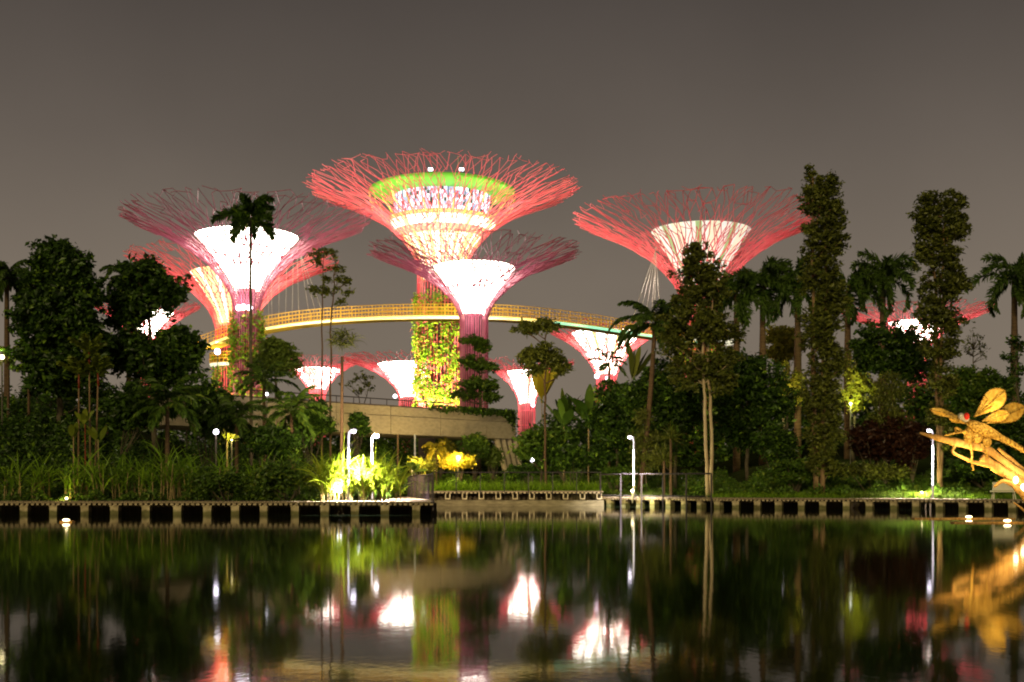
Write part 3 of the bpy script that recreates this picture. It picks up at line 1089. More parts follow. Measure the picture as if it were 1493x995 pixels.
off = lambda pts, k: [(x, y - k) for x, y in pts]
railing(off(back_pts, -.1)[0:5], .70, 1.45, 3.4, 'dark curved railing with close upright bars beside the back path', True, .5, m='railing_metal')
railing([((566 - CX) / F * 90, 90), ((596 - CX) / F * 89, 89.3)], .72, 1.45, 1.5, 'short dark railing with upright bars at the far end of the back path', True)
railing([(x0 + .9, 90.05), (x1 - .2, 90.05)], 1.05, 1.40, 1.85, 'thin dark railing along the low channel walkway', False, .2, (1.0,), post_r=.028)
rp_ = [((px - CX) / F * d, d) for px, d in ((875, 90.2), (907, 88.6), (960, 85.9), (1010, 83.7), (1037, 82.7))]
railing(rp_, .68, 1.62, 1.95, 'dark open railing with tall posts at the start of the right boardwalk', False, .75, (1.0, .06), post_r=.05)


# ------------------------------------------------------------------ lamp posts
def lamp_post(px, d, ytop, label, hook=-1, power=2600, zb=.6):
    s = d / F
    x = (px - CX) * s
    zt = CZ + (HY - ytop) * s
    root = thing('lamp_post', (x, d, zb), label, 'lamp post', 'slim path lamps with hooked heads')
    b = MB()
    b.tube([(x, d, zb), (x, d, zb + .9)], [.085, .075], 8)
    b.build('base', M['pole_dark'], root)
    b = MB()
    pts = [(x, d, zb + .9), (x, d, zb + 2), (x, d, zt - .55)]
    for a in np.linspace(0, 1, 6)[1:]:
        an = a * math.pi * .55
        pts.append((x + hook * .16 * (1 - math.cos(an)), d - .10 * a, zt - .55 + .42 * math.sin(an)))
    b.tube(pts, [.065, .06, .06] + [.06] * 5, 8, ref=(0, 1, 0))
    b.build('pole', M['pole'], root)
    e = np.array(pts[-1])
    hd = MB()
    hd.ball(e + np.array((hook * .10, 0, .02)), (.17, .15, .09), 12, 6)
    hd = hd.build('lamp_head', M['pole'], root, smooth=True)
    ln = MB()
    ln.ball(e + np.array((hook * .10, -.06, -.06)), (.15, .13, .10), 12, 6)
    ln.build('lens', M['lamp_lens'], hd, smooth=True)
    q = e + np.array((hook * .35, -.40, -.45))
    lamp('SPOT', q, power, (.98, .92, 1.0), root, .08, q + np.array((0, .25, -4)), 105, .9)
    lamp('POINT', q + np.array((hook * .1, -.30, .05)), power * .008, (.90, .82, 1.0), root, .08)
    return root


lamp_post(508, 65.6, 624, 'tallest looking white path lamp amid the brightest canes', 1, 26000)
lamp_post(542, 71.5, 632, 'second white path lamp, right of the one amid brightest canes', 1, 34000)
lamp_post(924, 87.0, 634, 'white path lamp behind the open railing over a yellow green glow', -1, 14000)
lamp_post(1360, 78.6, 624, 'white path lamp on the right boardwalk left of the dragonfly', -1, 11000)


def garden_light(px, py, d, label, power=120, col=(1, .85, .5), r=.16, lens='warm_lens', up=None, off=.0, glass=True):
    q = P(px, py, d)
    gz = ground_z(q[0], d)
    root = thing('garden_light', (q[0], d, min(gz, q[2])), label, 'garden light', 'small lights among the planting')
    b = MB()
    zlow = min(gz - .3, q[2] - .3)
    b.tube([(q[0], d, zlow), (q[0], d, q[2] - r * .6)], [.05, .05], 6)
    b.build('stake', M['pole_dark'], root)
    b = MB()
    b.ball(q, r, 10, 6)
    b.build('lens', M[lens], root, smooth=True)
    if power:
        lamp('POINT', q + np.array((0, -r - .25 - off, r + .1)), power, col, root, .08)
    return root


garden_light(495, 716, 66.3, 'blazing ground light at the foot of the leftmost bright canes', 2200, (1, .97, .75), .14, 'white_lens')
garden_light(524, 697, 66.6, 'white light between bright canes right of the first lamp', 1600, (1, .97, .75), .16, 'white_lens')
garden_light(97, 727, 67.4, 'small yellow ground light low on the left bank', 60, (1, .85, .2), .08)
garden_light(315, 630, 72.5, 'round violet white globe light under the big left palms', 60, (.9, .85, 1), .16, 'lamp_lens')
garden_light(389, 575, 96, 'small white light between palm fronds left of the bridge', 60, (1, .95, .9), .13, 'white_lens')
garden_light(776, 671, 100, 'bright white light right of the splayed bridge pier', 260, (1, .95, .85), .17, 'white_lens')
garden_light(601, 679, 95, 'flat white light among yellow plants under the bridge', 1000, (1, .85, .3), .15, 'white_lens')
garden_light(668, 668, 105.2, 'bright light inside the golden bush under the bridge', 1800, (1, .78, .3), .13, 'white_lens')
garden_light(636, 687, 103, 'hidden warm light at the foot of the orange palm', 1100, (1, .72, .3), .10)
garden_light(1140, 606, 106, 'bright white light under the yellow leaves left of the columnar tree', 700, (1, .88, .4), .16, 'white_lens')
garden_light(1240, 589, 104, 'white light at the foot of the bright green tree', 900, (.85, 1, .35), .10, 'white_lens')
garden_light(922, 716, 86.2, 'ground light at the foot of the lamp behind the railing', 700, (1, .97, .45), .10)
garden_light(1344, 718, 80.6, 'added ground light brightening the grass left of the right lamp', 900, (1, .97, .45), .05)  # light added only to brighten this strip of grass
garden_light(3, 521, 83.0, 'yellow green light at the far left edge among red stems', 60, (.9, 1, .3), .16)
garden_light(272, 516, 100, 'tiny orange light among the left tree leaves', 10, (1, .4, .1), .14)
garden_light(317, 513, 195, 'blue white light above the round left landing', 200, (.8, .9, 1), .5, 'white_lens')

# two floodlights on added float bars, and one on the left water
def float_light(px, py, label, power, target=None, bar=None, col=(1.0, .66, .20)):
    d = CZ * F / (py - HY)
    x = (px - CX) / F * d
    root = thing('floating_light', (x, d, 0), label, 'floating light', 'lights floating on the lake')
    b = MB()
    if bar:
        b.box((x + bar[1], d + .1, .015), (bar[0], .5, .07))  # long bar made up to carry the gold light streak on the water
    else:
        b.box((x, d + .1, .02), (.5, .4, .08))
    b.build('float', M['driftwood'], root)
    b = MB()
    b.ball((x, d - .05, .10), (.16, .10, .055), 12, 6)
    b.build('lens', M['warm_lens'], root, smooth=True)
    if target is not None:
        lamp('SPOT', (x, d + .1, .35), power, col, root, .1, target, 75, .8)
    lamp('POINT', (x, d - .3, .5), 25, (1.0, .6, .12), root, .06)
    return root


float_light(1412, 757, 'gold floating light left of its twin below the dragonfly', 2500, P(1425, 625, 56), (4.6, -.2))
float_light(1468, 763, 'gold floating light nearest the right edge below the dragonfly', 2500, P(1470, 620, 56), (3.4, -.5))
float_light(97, 762, 'small lone gold light on the water at far left', 0, None)

# ------------------------------------------------------------------ bench
def bench():
    d = 74.6
    q = P(1464, 727, d)
    z = .68
    root = thing('bench', (q[0], d, z), 'pale solid backed bench on the right boardwalk under the dragonfly', 'bench')
    b = MB()
    b.box((q[0], d, z + .47), (1.55, .5, .08))
    b.build('seat', M['bench'], root)
    b = MB()
    b.box((q[0] + .06, d + .27, z + .78), (1.30, .07, .50))
    b.build('backrest', M['bench'], root)
    for sx_ in (-.62, .62):
        b = MB()
        b.tube([(q[0] + sx_, d, z + .43), (q[0] + sx_ * 1.06, d - .12, z)], .035, 6)
        b.tube([(q[0] + sx_, d + .2, z + .43), (q[0] + sx_ * 1.06, d + .22, z)], .035, 6)
        b.build('leg', M['bench'], root)


bench()


# ------------------------------------------------------------------ dragonfly sculpture and its driftwood
def dragonfly():
    D = 56.0
    K = lambda px, py, o=0: P(px, py, D + o)
    # zoomed sketch coordinates -> photo pixels
    Z = lambda a, b, o=0: K(1330 + a * 163 / 901, 560 + b * 180 / 995, o)
    wood = thing('driftwood_sculpture', (Z(800, 1000)[0], D, 0), 'tall golden driftwood trunk with bare branches rising from the water', 'sculpture')

    def limb(pts, rad, name='branch', m='driftwood', parent=wood, n=9):
        b = MB()
        p = np.array(pts)
        t = np.linspace(0, len(p) - 1, (len(p) - 1) * 5 + 1)
        # smooth the polyline
        q = np.stack([np.interp(t, np.arange(len(p)), p[:, k]) for k in range(3)], 1)
        for _ in range(3):
            q[1:-1] = (q[:-2] + 2 * q[1:-1] + q[2:]) / 4
        r = np.interp(t, np.arange(len(p)), rad)
        r = r * (1 + .10 * np.sin(np.arange(len(r)) * 1.7) + R.normal(size=len(r)) * .03)
        b.tube(q, r, n)
        return b.build(name, M[m], parent, smooth=True)
    limb([Z(560, 590, .1), Z(700, 690, .1), Z(850, 780, .1), Z(1000, 900, 0), Z(1130, 1030, 0), Z(1200, 1180, 0)], [.20, .24, .28, .36, .44, .5], 'trunk')
    limb([Z(60, 395, .1), Z(220, 440, .1), Z(420, 485, .1), Z(600, 520, .1), Z(760, 640, .1), Z(920, 760, .1), Z(1050, 920, 0)], [.05, .15, .20, .19, .17, .2, .28])
    limb([Z(345, 500, -.2), Z(312, 552, -.2), Z(470, 625, -.15), Z(660, 670, -.1), Z(760, 730, 0)], [.06, .07, .08, .10, .12])
    limb([Z(690, 520, .35), Z(800, 610, .35), Z(930, 730, .3), Z(1060, 880, .2)], [.07, .10, .13, .2])
    limb([Z(660, 830, -.3), Z(730, 775, -.3), Z(810, 810, -.3), Z(900, 900, -.3), Z(1010, 1020, -.2), Z(1100, 1150, -.1)], [.05, .09, .12, .16, .2, .25])
    limb([Z(820, 960, -.5), Z(880, 1000, -.5), Z(960, 1080, -.4)], [.03, .05, .08])
    for a, b2 in ((835, 775), (895, 835)):
        g = MB()
        g.ball(Z(a, b2, -.34), (.12, .12, .17), 10, 6)
        g.build('spotlight', M['warm_lens'], wood, smooth=True)
    root = thing('dragonfly_sculpture', Z(480, 480), 'giant golden dragonfly sculpture with red eyes perched on the driftwood', 'sculpture')
    bd = MB()
    spine = np.array([Z(440, 300), Z(500, 340), Z(570, 370), Z(640, 400), Z(720, 440), Z(820, 490), Z(940, 560), Z(1050, 625)])
    bd.tube(spine, [.12, .26, .30, .24, .16, .13, .12, .09], 12, ref=(0, 1, 0))
    bd.ball(Z(455, 420), (.22, .2, .42), 14, 10)
    bd.ball(Z(520, 430), (.30, .22, .30), 14, 10)
    bd.ball(Z(600, 470), (.22, .2, .26), 14, 10)
    bd.build('body', M['bronze'], root, smooth=True)
    sg = MB()
    for f in np.linspace(0.05, .95, 9):
        i = f * 3
        c = np.array([np.interp(4 + i, range(8), spine[:, k]) for k in range(3)])
        sg.ball(c, (.06, .19 - .05 * f, .19 - .05 * f), 10, 6)
    sg.build('abdomen_rings', M['bronze'], root, smooth=True)
    hd = MB()
    hd.ball(Z(425, 275, -.12), (.2, .2, .2), 14, 10)
    hd = hd.build('head', M['eye_pale'], root, smooth=True)
    for a, b2, m in ((392, 262, 'eye_pale'), (437, 262, 'eye_red')):
        e = MB()
        e.ball(Z(a, b2, -.25), (.13, .14, .17), 12, 8)
        e.build('eye', M[m], hd, smooth=True)

    def wing(outline, o0, o1, thick=.05):
        """outline in sketch coordinates, root first; depth runs from o0 at the root to o1 at the tip"""
        p = np.array(outline, float)
        ds = np.linalg.norm(p - p[0], axis=1)
        ds = ds / ds.max()
        f = [Z(a, b2, o0 + (o1 - o0) * t) for (a, b2), t in zip(p, ds)]
        f = np.array(f)
        c = f.mean(0) + np.array((0, -.06, 0))
        n = len(f)
        bk = f + np.array((0, thick, 0))
        V = np.concatenate([f, bk, c[None], (c + np.array((0, thick, 0)))[None]])
        b = MB()
        b.add(V, [(i, (i + 1) % n, 2 * n) for i in range(n)] + [(n + (i + 1) % n, n + i, 2 * n + 1) for i in range(n)])
        b.f.append((np.array([(i, n + i, n + (i + 1) % n, (i + 1) % n) for i in range(n)]) + 0, 0))
        w = b.build('wing', M['bronze_wing'], root)
        v = MB()
        for k in (n // 4, n // 2, (3 * n) // 4):
            v.tube([f[0] + np.array((0, -.05, 0)), (c + f[k]) / 2 + np.array((0, -.07, 0)), f[k] + np.array((0, -.03, 0))], .022, 5)
        v.tube(list(f + np.array((0, .02, 0))) + [f[0] + np.array((0, .02, 0))], .03, 5, ref=(0, 1, 0))
        v.build('vein', M['bronze'], w)

    def oval(root_, tip, w0, n=18, bulge=.62):
        a, b2 = np.array(root_, float), np.array(tip, float)
        ax = b2 - a
        nn = np.array((-ax[1], ax[0]))
        nn = nn / np.linalg.norm(nn)
        pts = []
        for t in np.linspace(0, 1, n):
            pts.append(a + ax * t + nn * w0 * (math.sin(math.pi * t ** 1.75) ** .7))
        for t in np.linspace(1, 0, n)[1:-1]:
            pts.append(a + ax * t - nn * w0 * (math.sin(math.pi * t ** 1.75) ** .7))
        return pts
    wing(oval((500, 265), (748, 52), 80), 0, -.3)
    wing(oval((560, 300), (780, 235), 42), .1, .1)
    wing(oval((600, 320), (905, 185), 72), .1, .9)
    wing(oval((400, 275), (148, 205), 26), 0, .4)
    wing(oval((430, 320), (300, 275), 18), -.1, -.4)
    for pts in ([Z(440, 380, -.3), Z(370, 390, -.45), Z(260, 415, -.2)], [Z(430, 400, -.2), Z(345, 345, -.3), Z(350, 385, -.3)],
                [Z(470, 480, -.3), Z(482, 560, -.3), Z(480, 640, -.3), Z(495, 695, -.25)], [Z(560, 480, -.3), Z(600, 560, -.3), Z(600, 600, -.1)]):
        limb(pts, np.linspace(.065, .045, len(pts)), 'leg', 'bronze', root, 7)
    lamp('POINT', Z(440, 560, -.75), 90, (1.0, .80, .38), root, .08)  # three close lights added for hot spots on the bronze
    lamp('POINT', Z(720, 250, -.75), 90, (1.0, .80, .38), root, .08)
    lamp('POINT', Z(840, 700, -.75), 90, (1.0, .80, .38), root, .08)


dragonfly()


# ------------------------------------------------------------------ vegetation builders
def blob_leaves(mb, d, blobs, size, dens=1.0, rng=R, aspect=.5, droop=.3, clump=.42, per=30, mi=0, deep=.8):
    """blobs: (px, py, half width, half height) in photo pixels at distance d; leaves gather in clumps through each volume"""
    cc = []
    for (px, py, rx, ry) in blobs:
        c = P(px, py, d)
        rx, ry = rx * d / F, ry * d / F
        rr = np.array((rx, rx * deep, ry))
        n = max(6, int(dens * 4.4 * (rx * ry * math.pi) / (clump * clump * 2.2)))
        v = nrm(rng.normal(size=(n, 3)))
        u = rng.uniform(0, 1, n) ** 0.40
        cc.append(c + v * rr * u[:, None] * (1 + np.abs(rng.normal(size=(n, 1))) * .17 - .12))
    cc = np.concatenate(cc)
    k = np.maximum(6, rng.poisson(per, len(cc)))
    C = np.repeat(cc, k, 0)
    C = C + rng.normal(size=C.shape) * clump * np.array((.55, .55, .40))
    mb.leaves(C, size, mi, aspect, droop, rng)
    return cc


def tree(px, d, trunks, blobs, label, leaf='leaf_dark', bark='bark_dark', size=.34, dens=1.0, seed=1, name='broadleaf_tree', cat='tree', group=None, clump=.42, per=30,
         limbs=14, droop=.3, aspect=.5, trunk_r=.16, up=.25, limb_r=.05):
    rng = np.random.default_rng(seed)
    base = P(px, 700, d)
    gz = ground_z(base[0], d) - .15
    root = thing(name, (base[0], d, gz), label, cat, group)
    cr = MB()
    cc = blob_leaves(cr, d, blobs, size, dens, rng, aspect, droop, clump, per)
    tb = MB()
    tips = []
    for tk in trunks:                      # polyline of (px, py) from the ground up; the foot is dropped to the ground
        pts = np.array([P(a, b2, d) for a, b2 in tk])
        pts[0, 2] = gz
        t = np.linspace(0, len(pts) - 1, (len(pts) - 1) * 4 + 1)
        q = np.stack([np.interp(t, np.arange(len(pts)), pts[:, j]) for j in range(3)], 1)
        q[1:-1, :2] += rng.normal(size=(len(q) - 2, 2)) * .05
        tb.tube(q, np.linspace(trunk_r, trunk_r * .35, len(q)), 8)
        tips.append(q)
    q = np.concatenate(tips)
    for c in cc[rng.choice(len(cc), min(limbs, len(cc)), False)]:
        lowp = q[q[:, 2] < c[2] - .2]
        if not len(lowp):
            continue
        dist = np.linalg.norm(lowp - c, axis=1) + np.abs(lowp[:, 2] - (c[2] - np.linalg.norm(lowp[:, :2] - c[:2], axis=1) * .8)) * 1.2
        b0 = lowp[int(np.argmin(dist))]
        mid = (b0 + c) / 2 + np.array((0, 0, -up * .3)) + rng.normal(size=3) * .12
        tb.tube([b0, mid, c], [limb_r, limb_r * .7, limb_r * .3], 5)
    tb.build('trunk', M[bark], root, smooth=True)
    cr.build('crown', M[leaf], root)
    return root


def frond_mesh(mb, base, az, el, L, droop, nl=24, leaf_l=.55, leaf_w=.05, hang=.5, plume=False, rng=R, stem=.03, mi=0, ms=1, start=.14):
    k = 10
    p = np.array(base, float)
    e = el
    pts, es = [], []
    for i in range(k + 1):
        pts.append(p.copy())
        es.append(e)
        p = p + L / k * np.array((math.cos(e) * math.cos(az), math.cos(e) * math.sin(az), math.sin(e)))
        e -= droop / k * (0.6 + .8 * i / k)
    pts = np.array(pts)
    mb.tube(pts, np.linspace(stem, stem * .25, k + 1), 4, mi=ms, ref=(-math.sin(az), math.cos(az), 0), cap=False)
    t = np.linspace(start, 1, nl)
    B = np.stack([np.interp(t * k, np.arange(k + 1), pts[:, j]) for j in range(3)], 1)
    ee = np.interp(t * k, np.arange(k + 1), es)
    ll = leaf_l * np.sin(np.pi * (0.12 + .80 * t)) ** .6
    for sgn in (-1, 1):
        n = len(t)
        spread = (0.95 - .45 * t) * sgn
        if plume:
            elv = ee * .5 + rng.uniform(-1.0, 1.0, n)
        else:
            elv = ee * .45 - hang * .35 + rng.normal(size=n) * .12
        mb.straps(B, az + spread + rng.normal(size=n) * .08, elv, ll * rng.uniform(.85, 1.12, n), leaf_w, hang + rng.uniform(0, .4, n), 2, 'leaf', mi)


def palm(px, d, ycrown, label, ybase=None, lean=0.0, n=15, L=2.6, leaf='leaf_palm', trunk_r=.2, shaft=.0, seed=1, name='palm_tree', cat='palm', group=None, nl=24, leaf_l=.6, leaf_w=.11,
         el=(1.35, -.35), droop=1.3, plume=False, bark='bark_brown', bulge=False, hang=.6, trunks=None):
    rng = np.random.default_rng(seed)
    top = P(px, ycrown, d)
    bx = top[0] + lean
    gz = ground_z(bx, d) - .15
    root = thing(name, (bx, d, gz), label, cat, group)
    base = np.array((bx, d, gz))
    b = MB()
    t = np.linspace(0, 1, 9)
    mid = base + (top - base) * t[:, None]
    mid[:, 0] += np.sin(t * math.pi) * lean * -.12
    rr = trunk_r * (1.12 - .32 * t) * (1 + (.22 * np.sin(math.pi * np.clip((t - .25) / .5, 0, 1)) if bulge else 0))
    zs = max(0.0, 1 - shaft / max(.1, (top - base)[2]))
    b.tube(mid, rr, 10)
    b.build('trunk', M[bark], root, smooth=True)
    if shaft:
        s0 = top - np.array((0, 0, shaft))
        b = MB()
        b.tube([s0, s0 + np.array((0, 0, shaft * .3)), top + np.array((0, 0, .25))], [trunk_r * .85, trunk_r * 1.0, trunk_r * .5], 10)
        b.build('crownshaft', M['crownshaft'] if shaft > 0 else M['red_shaft'], root, smooth=True)
    for i in range(n):
        f = (i + .5) / n
        az = i * 2.39996 + rng.normal() * .15
        e = el[0] + (el[1] - el[0]) * f + rng.normal() * .10
        fb = MB()
        frond_mesh(fb, top + np.array((0, 0, .1 - .25 * f)), az, e, L * rng.uniform(.85, 1.1) * (.8 + .2 * math.sin(math.pi * f)), droop * rng.uniform(.8, 1.2), nl, leaf_l, leaf_w, hang, plume, rng)
        fb.build('frond', [M[leaf], M['crownshaft']], root)
    return root


def paddle_plant(px, py, d, label, n=9, L=1.8, wd=.5, leaf='leaf_mid', seed=1, fan=False, name='banana_plant', cat='plant', group=None, spread=.9, droop=.6, stem=0.0, stem_mat='cane_stem', stem_r=.06):
    rng = np.random.default_rng(seed)
    q = P(px, py, d)
    gz = ground_z(q[0], d) - .1
    root = thing(name, (q[0], d, gz), label, cat, group)
    b = MB()
    if fan:
        th = np.linspace(-1.15, 1.15, n)
        az = np.where(th < 0, math.pi, 0.0) + rng.normal(size=n) * .12
        el = math.pi / 2 - np.abs(th)
    else:
        az = rng.uniform(0, 2 * math.pi, n)
        el = math.pi / 2 - rng.uniform(.1, spread, n)
    b.straps(np.repeat(q[None], n, 0) + rng.normal(size=(n, 3)) * .05, az, el, L * rng.uniform(.75, 1.15, n), wd * rng.uniform(.8, 1.15, n), droop * rng.uniform(.4, 1.3, n), 6, 'paddle')
    b.build('foliage', M[leaf], root)
    s = MB()
    s.tube([(q[0], d, gz), (q[0] + .02, d, (gz + q[2]) / 2), (q[0], d, q[2] + .15)], [stem_r * 1.2, stem_r, stem_r * .8], 7)
    s.build('stem', M[stem_mat], root)
    return root


def cane(px, d, h, label, seed=1, leaf='leaf_cane', name='cane_clump', n=7, blades=9, spread=.45, group='tall canes along the water edge', bl=1.25, bw=.075, stem_f=.5):
    rng = np.random.default_rng(seed)
    x = (px - CX) / F * d
    gz = ground_z(x, d) - .05
    root = thing(name, (x, d, gz), label, 'cane', group)
    st, fo = MB(), MB()
    for i in range(n):
        b0 = np.array((x + rng.normal() * spread * .6, d + rng.normal() * spread * .6, gz))
        hh = h * rng.uniform(.65, 1.05)
        sh = hh * stem_f * rng.uniform(.75, 1.15)
        tp = b0 + np.array((rng.normal() * .16, rng.normal() * .12, sh))
        st.tube([b0, (b0 + tp) / 2 + rng.normal(size=3) * .02, tp], [.032, .028, .018], 5)
        t = rng.uniform(.35, 1.0, blades)
        B = b0 + (tp - b0) * t[:, None]
        fo.straps(B, rng.uniform(0, 2 * math.pi, blades), rng.uniform(.75, 1.5, blades), bl * (hh - sh) * rng.uniform(.6, 1.0, blades), bw, rng.uniform(.4, 2.4, blades), 5, 'grass')
    st.build('stem', M['cane_stem'], root)
    fo.build('foliage', M[leaf], root)
    return root


# ------------------------------------------------------------------ planting, left
tree(84, 84, [[(88, 690), (86, 560), (82, 450), (80, 370)]],
     [(80, 372, 26, 26), (90, 400, 48, 34), (60, 425, 34, 34), (115, 435, 36, 36), (80, 470, 62, 40), (125, 495, 38, 40), (55, 520, 34, 36), (95, 545, 60, 44)],
     'tallest broad dark tree at left, with a ragged pointed top', size=.42, seed=31, limbs=26, trunk_r=.24)
tree(222, 87, [[(225, 690), (222, 560), (215, 430)]],
     [(205, 402, 34, 26), (232, 425, 40, 30), (188, 440, 36, 34), (180, 468, 26, 16), (262, 502, 38, 24), (185, 512, 44, 34), (240, 530, 58, 36)],
     'broad dark tree just right of the tallest left tree', size=.42, seed=32, limbs=24, trunk_r=.24)
palm(10, 92, 405, 'drooping dark feather palm cut by the left edge', n=18, L=3.1, seed=33, nl=40, leaf_l=.85, leaf_w=.18, droop=2.4, hang=.9)
palm(188, 97, 402, 'feather palm rising between the two big left trees', n=16, L=2.9, seed=34, nl=36, leaf_l=.75, leaf_w=.17, droop=2.1)
palm(365, 92, 322, 'tall slim foxtail palm dark against the glaring white bowl', n=10, L=2.9, seed=35, plume=True, nl=80, leaf_l=.68, leaf_w=.20, el=(1.5, -.05), droop=1.9, trunk_r=.115, bark='bark_dark', lean=.1, hang=.3, leaf='leaf_dark')
palm(244, 76, 590, 'big low palm with broad arching fronds on the left bank', n=17, L=3.0, seed=36, nl=34, leaf_l=.8, leaf_w=.15, el=(1.4, -.25), droop=1.5, leaf='leaf_mid', trunk_r=.14)
palm(345, 80, 610, 'bushy low palm left of the bridge', n=15, L=2.7, seed=37, nl=30, leaf_l=.75, leaf_w=.14, droop=1.5, leaf='leaf_palm', trunk_r=.13)
palm(425, 82, 600, 'low palm in front of the left part of the bridge', n=15, L=2.6, seed=38, nl=30, leaf_l=.7, leaf_w=.14, droop=1.5, leaf='leaf_mid', trunk_r=.13)
palm(385, 88, 555, 'mid height palm in front of the leafy left steel trunk', n=14, L=2.5, seed=39, nl=28, leaf_l=.7, leaf_w=.14, droop=1.4, leaf='leaf_palm', trunk_r=.13)
for k, (px, py, lab) in enumerate(((115, 548, 'red stemmed palm, leftmost of the slim three'), (143, 545, 'red stemmed palm, rightmost of the slim three'), (130, 515, 'tallest red stemmed palm, in the middle of the slim three'))):
    r_ = palm(px, 72.5, py, lab, n=7, L=1.35, seed=40 + k, nl=18, leaf_l=.5, leaf_w=.22, el=(1.5, .6), droop=.8, leaf='leaf_palmlight', trunk_r=.055, bark='bark_pale', hang=.25, group='slim red stemmed palms on the left bank', lean=(-.05, -.25, .1)[k])
    q = P(px, py, 72.5)
    b = MB()
    b.tube([q - np.array((0, 0, .75)), q - np.array((0, 0, .4)), q + np.array((0, 0, .1))], [.05, .065, .045], 8)
    b.build('red_sheath', M['red_shaft'], r_, smooth=True)
for k, (px, py, lab) in enumerate(((124, 622, 'short red stemmed palm with upright leaf between the slim palms'), (107, 640, 'short pale leaved palm left of the slim red stems'), (143, 645, 'short pale leaved palm right of the slim red stems'))):
    paddle_plant(px, py, 71.5, lab, 5, 1.1, .34, 'leaf_palmlight', 50 + k, name='young_palm', cat='palm', spread=.6, stem_mat='red_shaft' if k == 0 else 'cane_stem', stem_r=.04)
for k, (px, py, lab) in enumerate(((12, 520, 'red stemmed palm at the left edge'), (42, 525, 'red stemmed palm second from the left edge'))):
    r_ = palm(px, 84, py, lab, n=8, L=1.6, seed=60 + k, nl=22, leaf_l=.5, leaf_w=.10, droop=1.3, leaf='leaf_palmlight', trunk_r=.09, bark='bark_brown', hang=.5)
tree(402, 108, [[(400, 690), (402, 560), (404, 520)]], [(402, 512, 24, 18), (418, 528, 20, 18), (388, 530, 20, 16)], 'small pale green tree right of the leafy left steel trunk', 'leaf_light', size=.4, seed=63, limbs=8)
# slender trees between the two bright bowls
tree(480, 96, [[(481, 690), (482, 560), (483, 460), (487, 420), (490, 385)], [(469, 690), (469, 560), (470, 450), (472, 370)]],
     [(470, 370, 22, 7), (490, 393, 14, 6), (462, 382, 10, 4), (480, 424, 14, 6), (500, 410, 14, 7), (460, 424, 15, 6), (505, 427, 9, 4), (492, 440, 10, 4), (478, 405, 8, 5)],
     'slender twin stemmed tree with flat airy tiers, right of the white bowl', 'leaf_olive', 'bark_brown', .30, .55, 64, limbs=26, trunk_r=.09, clump=.28, per=16, limb_r=.03)
rp_root = thing('pandan_palm', (P(499, 0, 79)[0], 79, .6), 'slim trunk with a shaggy head of narrow drooping leaves before the bridge', 'palm')
b = MB()
q = P(499, 520, 79)
b.tube([(P(497, 0, 79)[0], 79, .6), (P(498, 0, 79)[0], 79, 4), q], [.12, .10, .09], 8)
b.build('trunk', M['bark_brown'], rp_root, smooth=True)
b = MB()
rr_ = np.random.default_rng(65)
for (px, py) in ((500, 505), (490, 500), (510, 500), (500, 492)):
    n = 46
    b.straps(P(px, py, 79) + rr_.normal(size=(n, 3)) * .12, rr_.uniform(0, 6.28, n), rr_.uniform(.2, 1.4, n), rr_.uniform(.8, 1.5, n), .06, rr_.uniform(1.2, 2.6, n), 5, 'grass')
b.build('crown', M['leaf_olive'], rp_root)
tree(524, 124, [[(524, 640), (524, 590), (523, 575)], [(526, 640), (531, 590), (538, 565)]], [(524, 550, 20, 7), (512, 560, 14, 5), (540, 562, 13, 6), (528, 570, 18, 5)], 'small sparse spreading tree behind the bridge handrail', 'leaf_olive', size=.3, dens=.22, seed=66, limbs=22, clump=.25, per=10, trunk_r=.08, limb_r=.03)
tree(698, 126, [[(700, 690), (700, 590), (698, 500)]], [(694, 497, 25, 6), (704, 505, 14, 7), (686, 530, 22, 8), (712, 535, 14, 8), (700, 562, 30, 10), (680, 575, 18, 7), (716, 580, 14, 7)],
     'tiered tree against the right foot of the central leafy trunk', 'leaf_mid', size=.42, dens=.9, seed=67, limbs=18, clump=.35, per=22)
tree(795, 95, [[(795, 692), (794, 600), (795, 520), (796, 470)]], [(772, 478, 22, 8), (805, 477, 12, 7), (790, 472, 14, 7), (770, 520, 15, 12), (795, 518, 24, 16), (815, 535, 16, 14), (778, 538, 14, 9)],
     'tall slim tree with two separate leafy heads right of the bridge', 'leaf_olive', 'bark_brown', .36, .85, 68, limbs=18, clump=.33, per=24, trunk_r=.11)
tree(795, 97, [[(790, 695), (790, 650)]], [(790, 640, 36, 16), (812, 660, 26, 18), (772, 655, 20, 14)], 'low leafy tree beneath the two headed slim tree', 'leaf_mid', size=.38, seed=69)
for k, (px, py, L, lab) in enumerate(((822, 625, 3.0, 'large paddle leaved plant, left of the pair by the bridge end'), (858, 620, 3.2, 'large paddle leaved plant, right of the pair by the bridge end'))):
    paddle_plant(px, py, 100, lab, 17, L, .75, 'leaf_mid', 70 + k, spread=1.0, droop=.7)
paddle_plant(790, 588, 150, 'small amber fan palm beside the small white and amber bowl', 11, 4.4, 1.0, 'leaf_gold', 72, spread=.45, droop=.2, name='fan_palm', cat='palm')
paddle_plant(922, 560, 118, 'upright olive fan palm above the dark shrubs right of the walkway', 13, 3.6, .55, 'leaf_olive', 73, spread=.7, droop=.2, name='fan_palm', cat='palm')

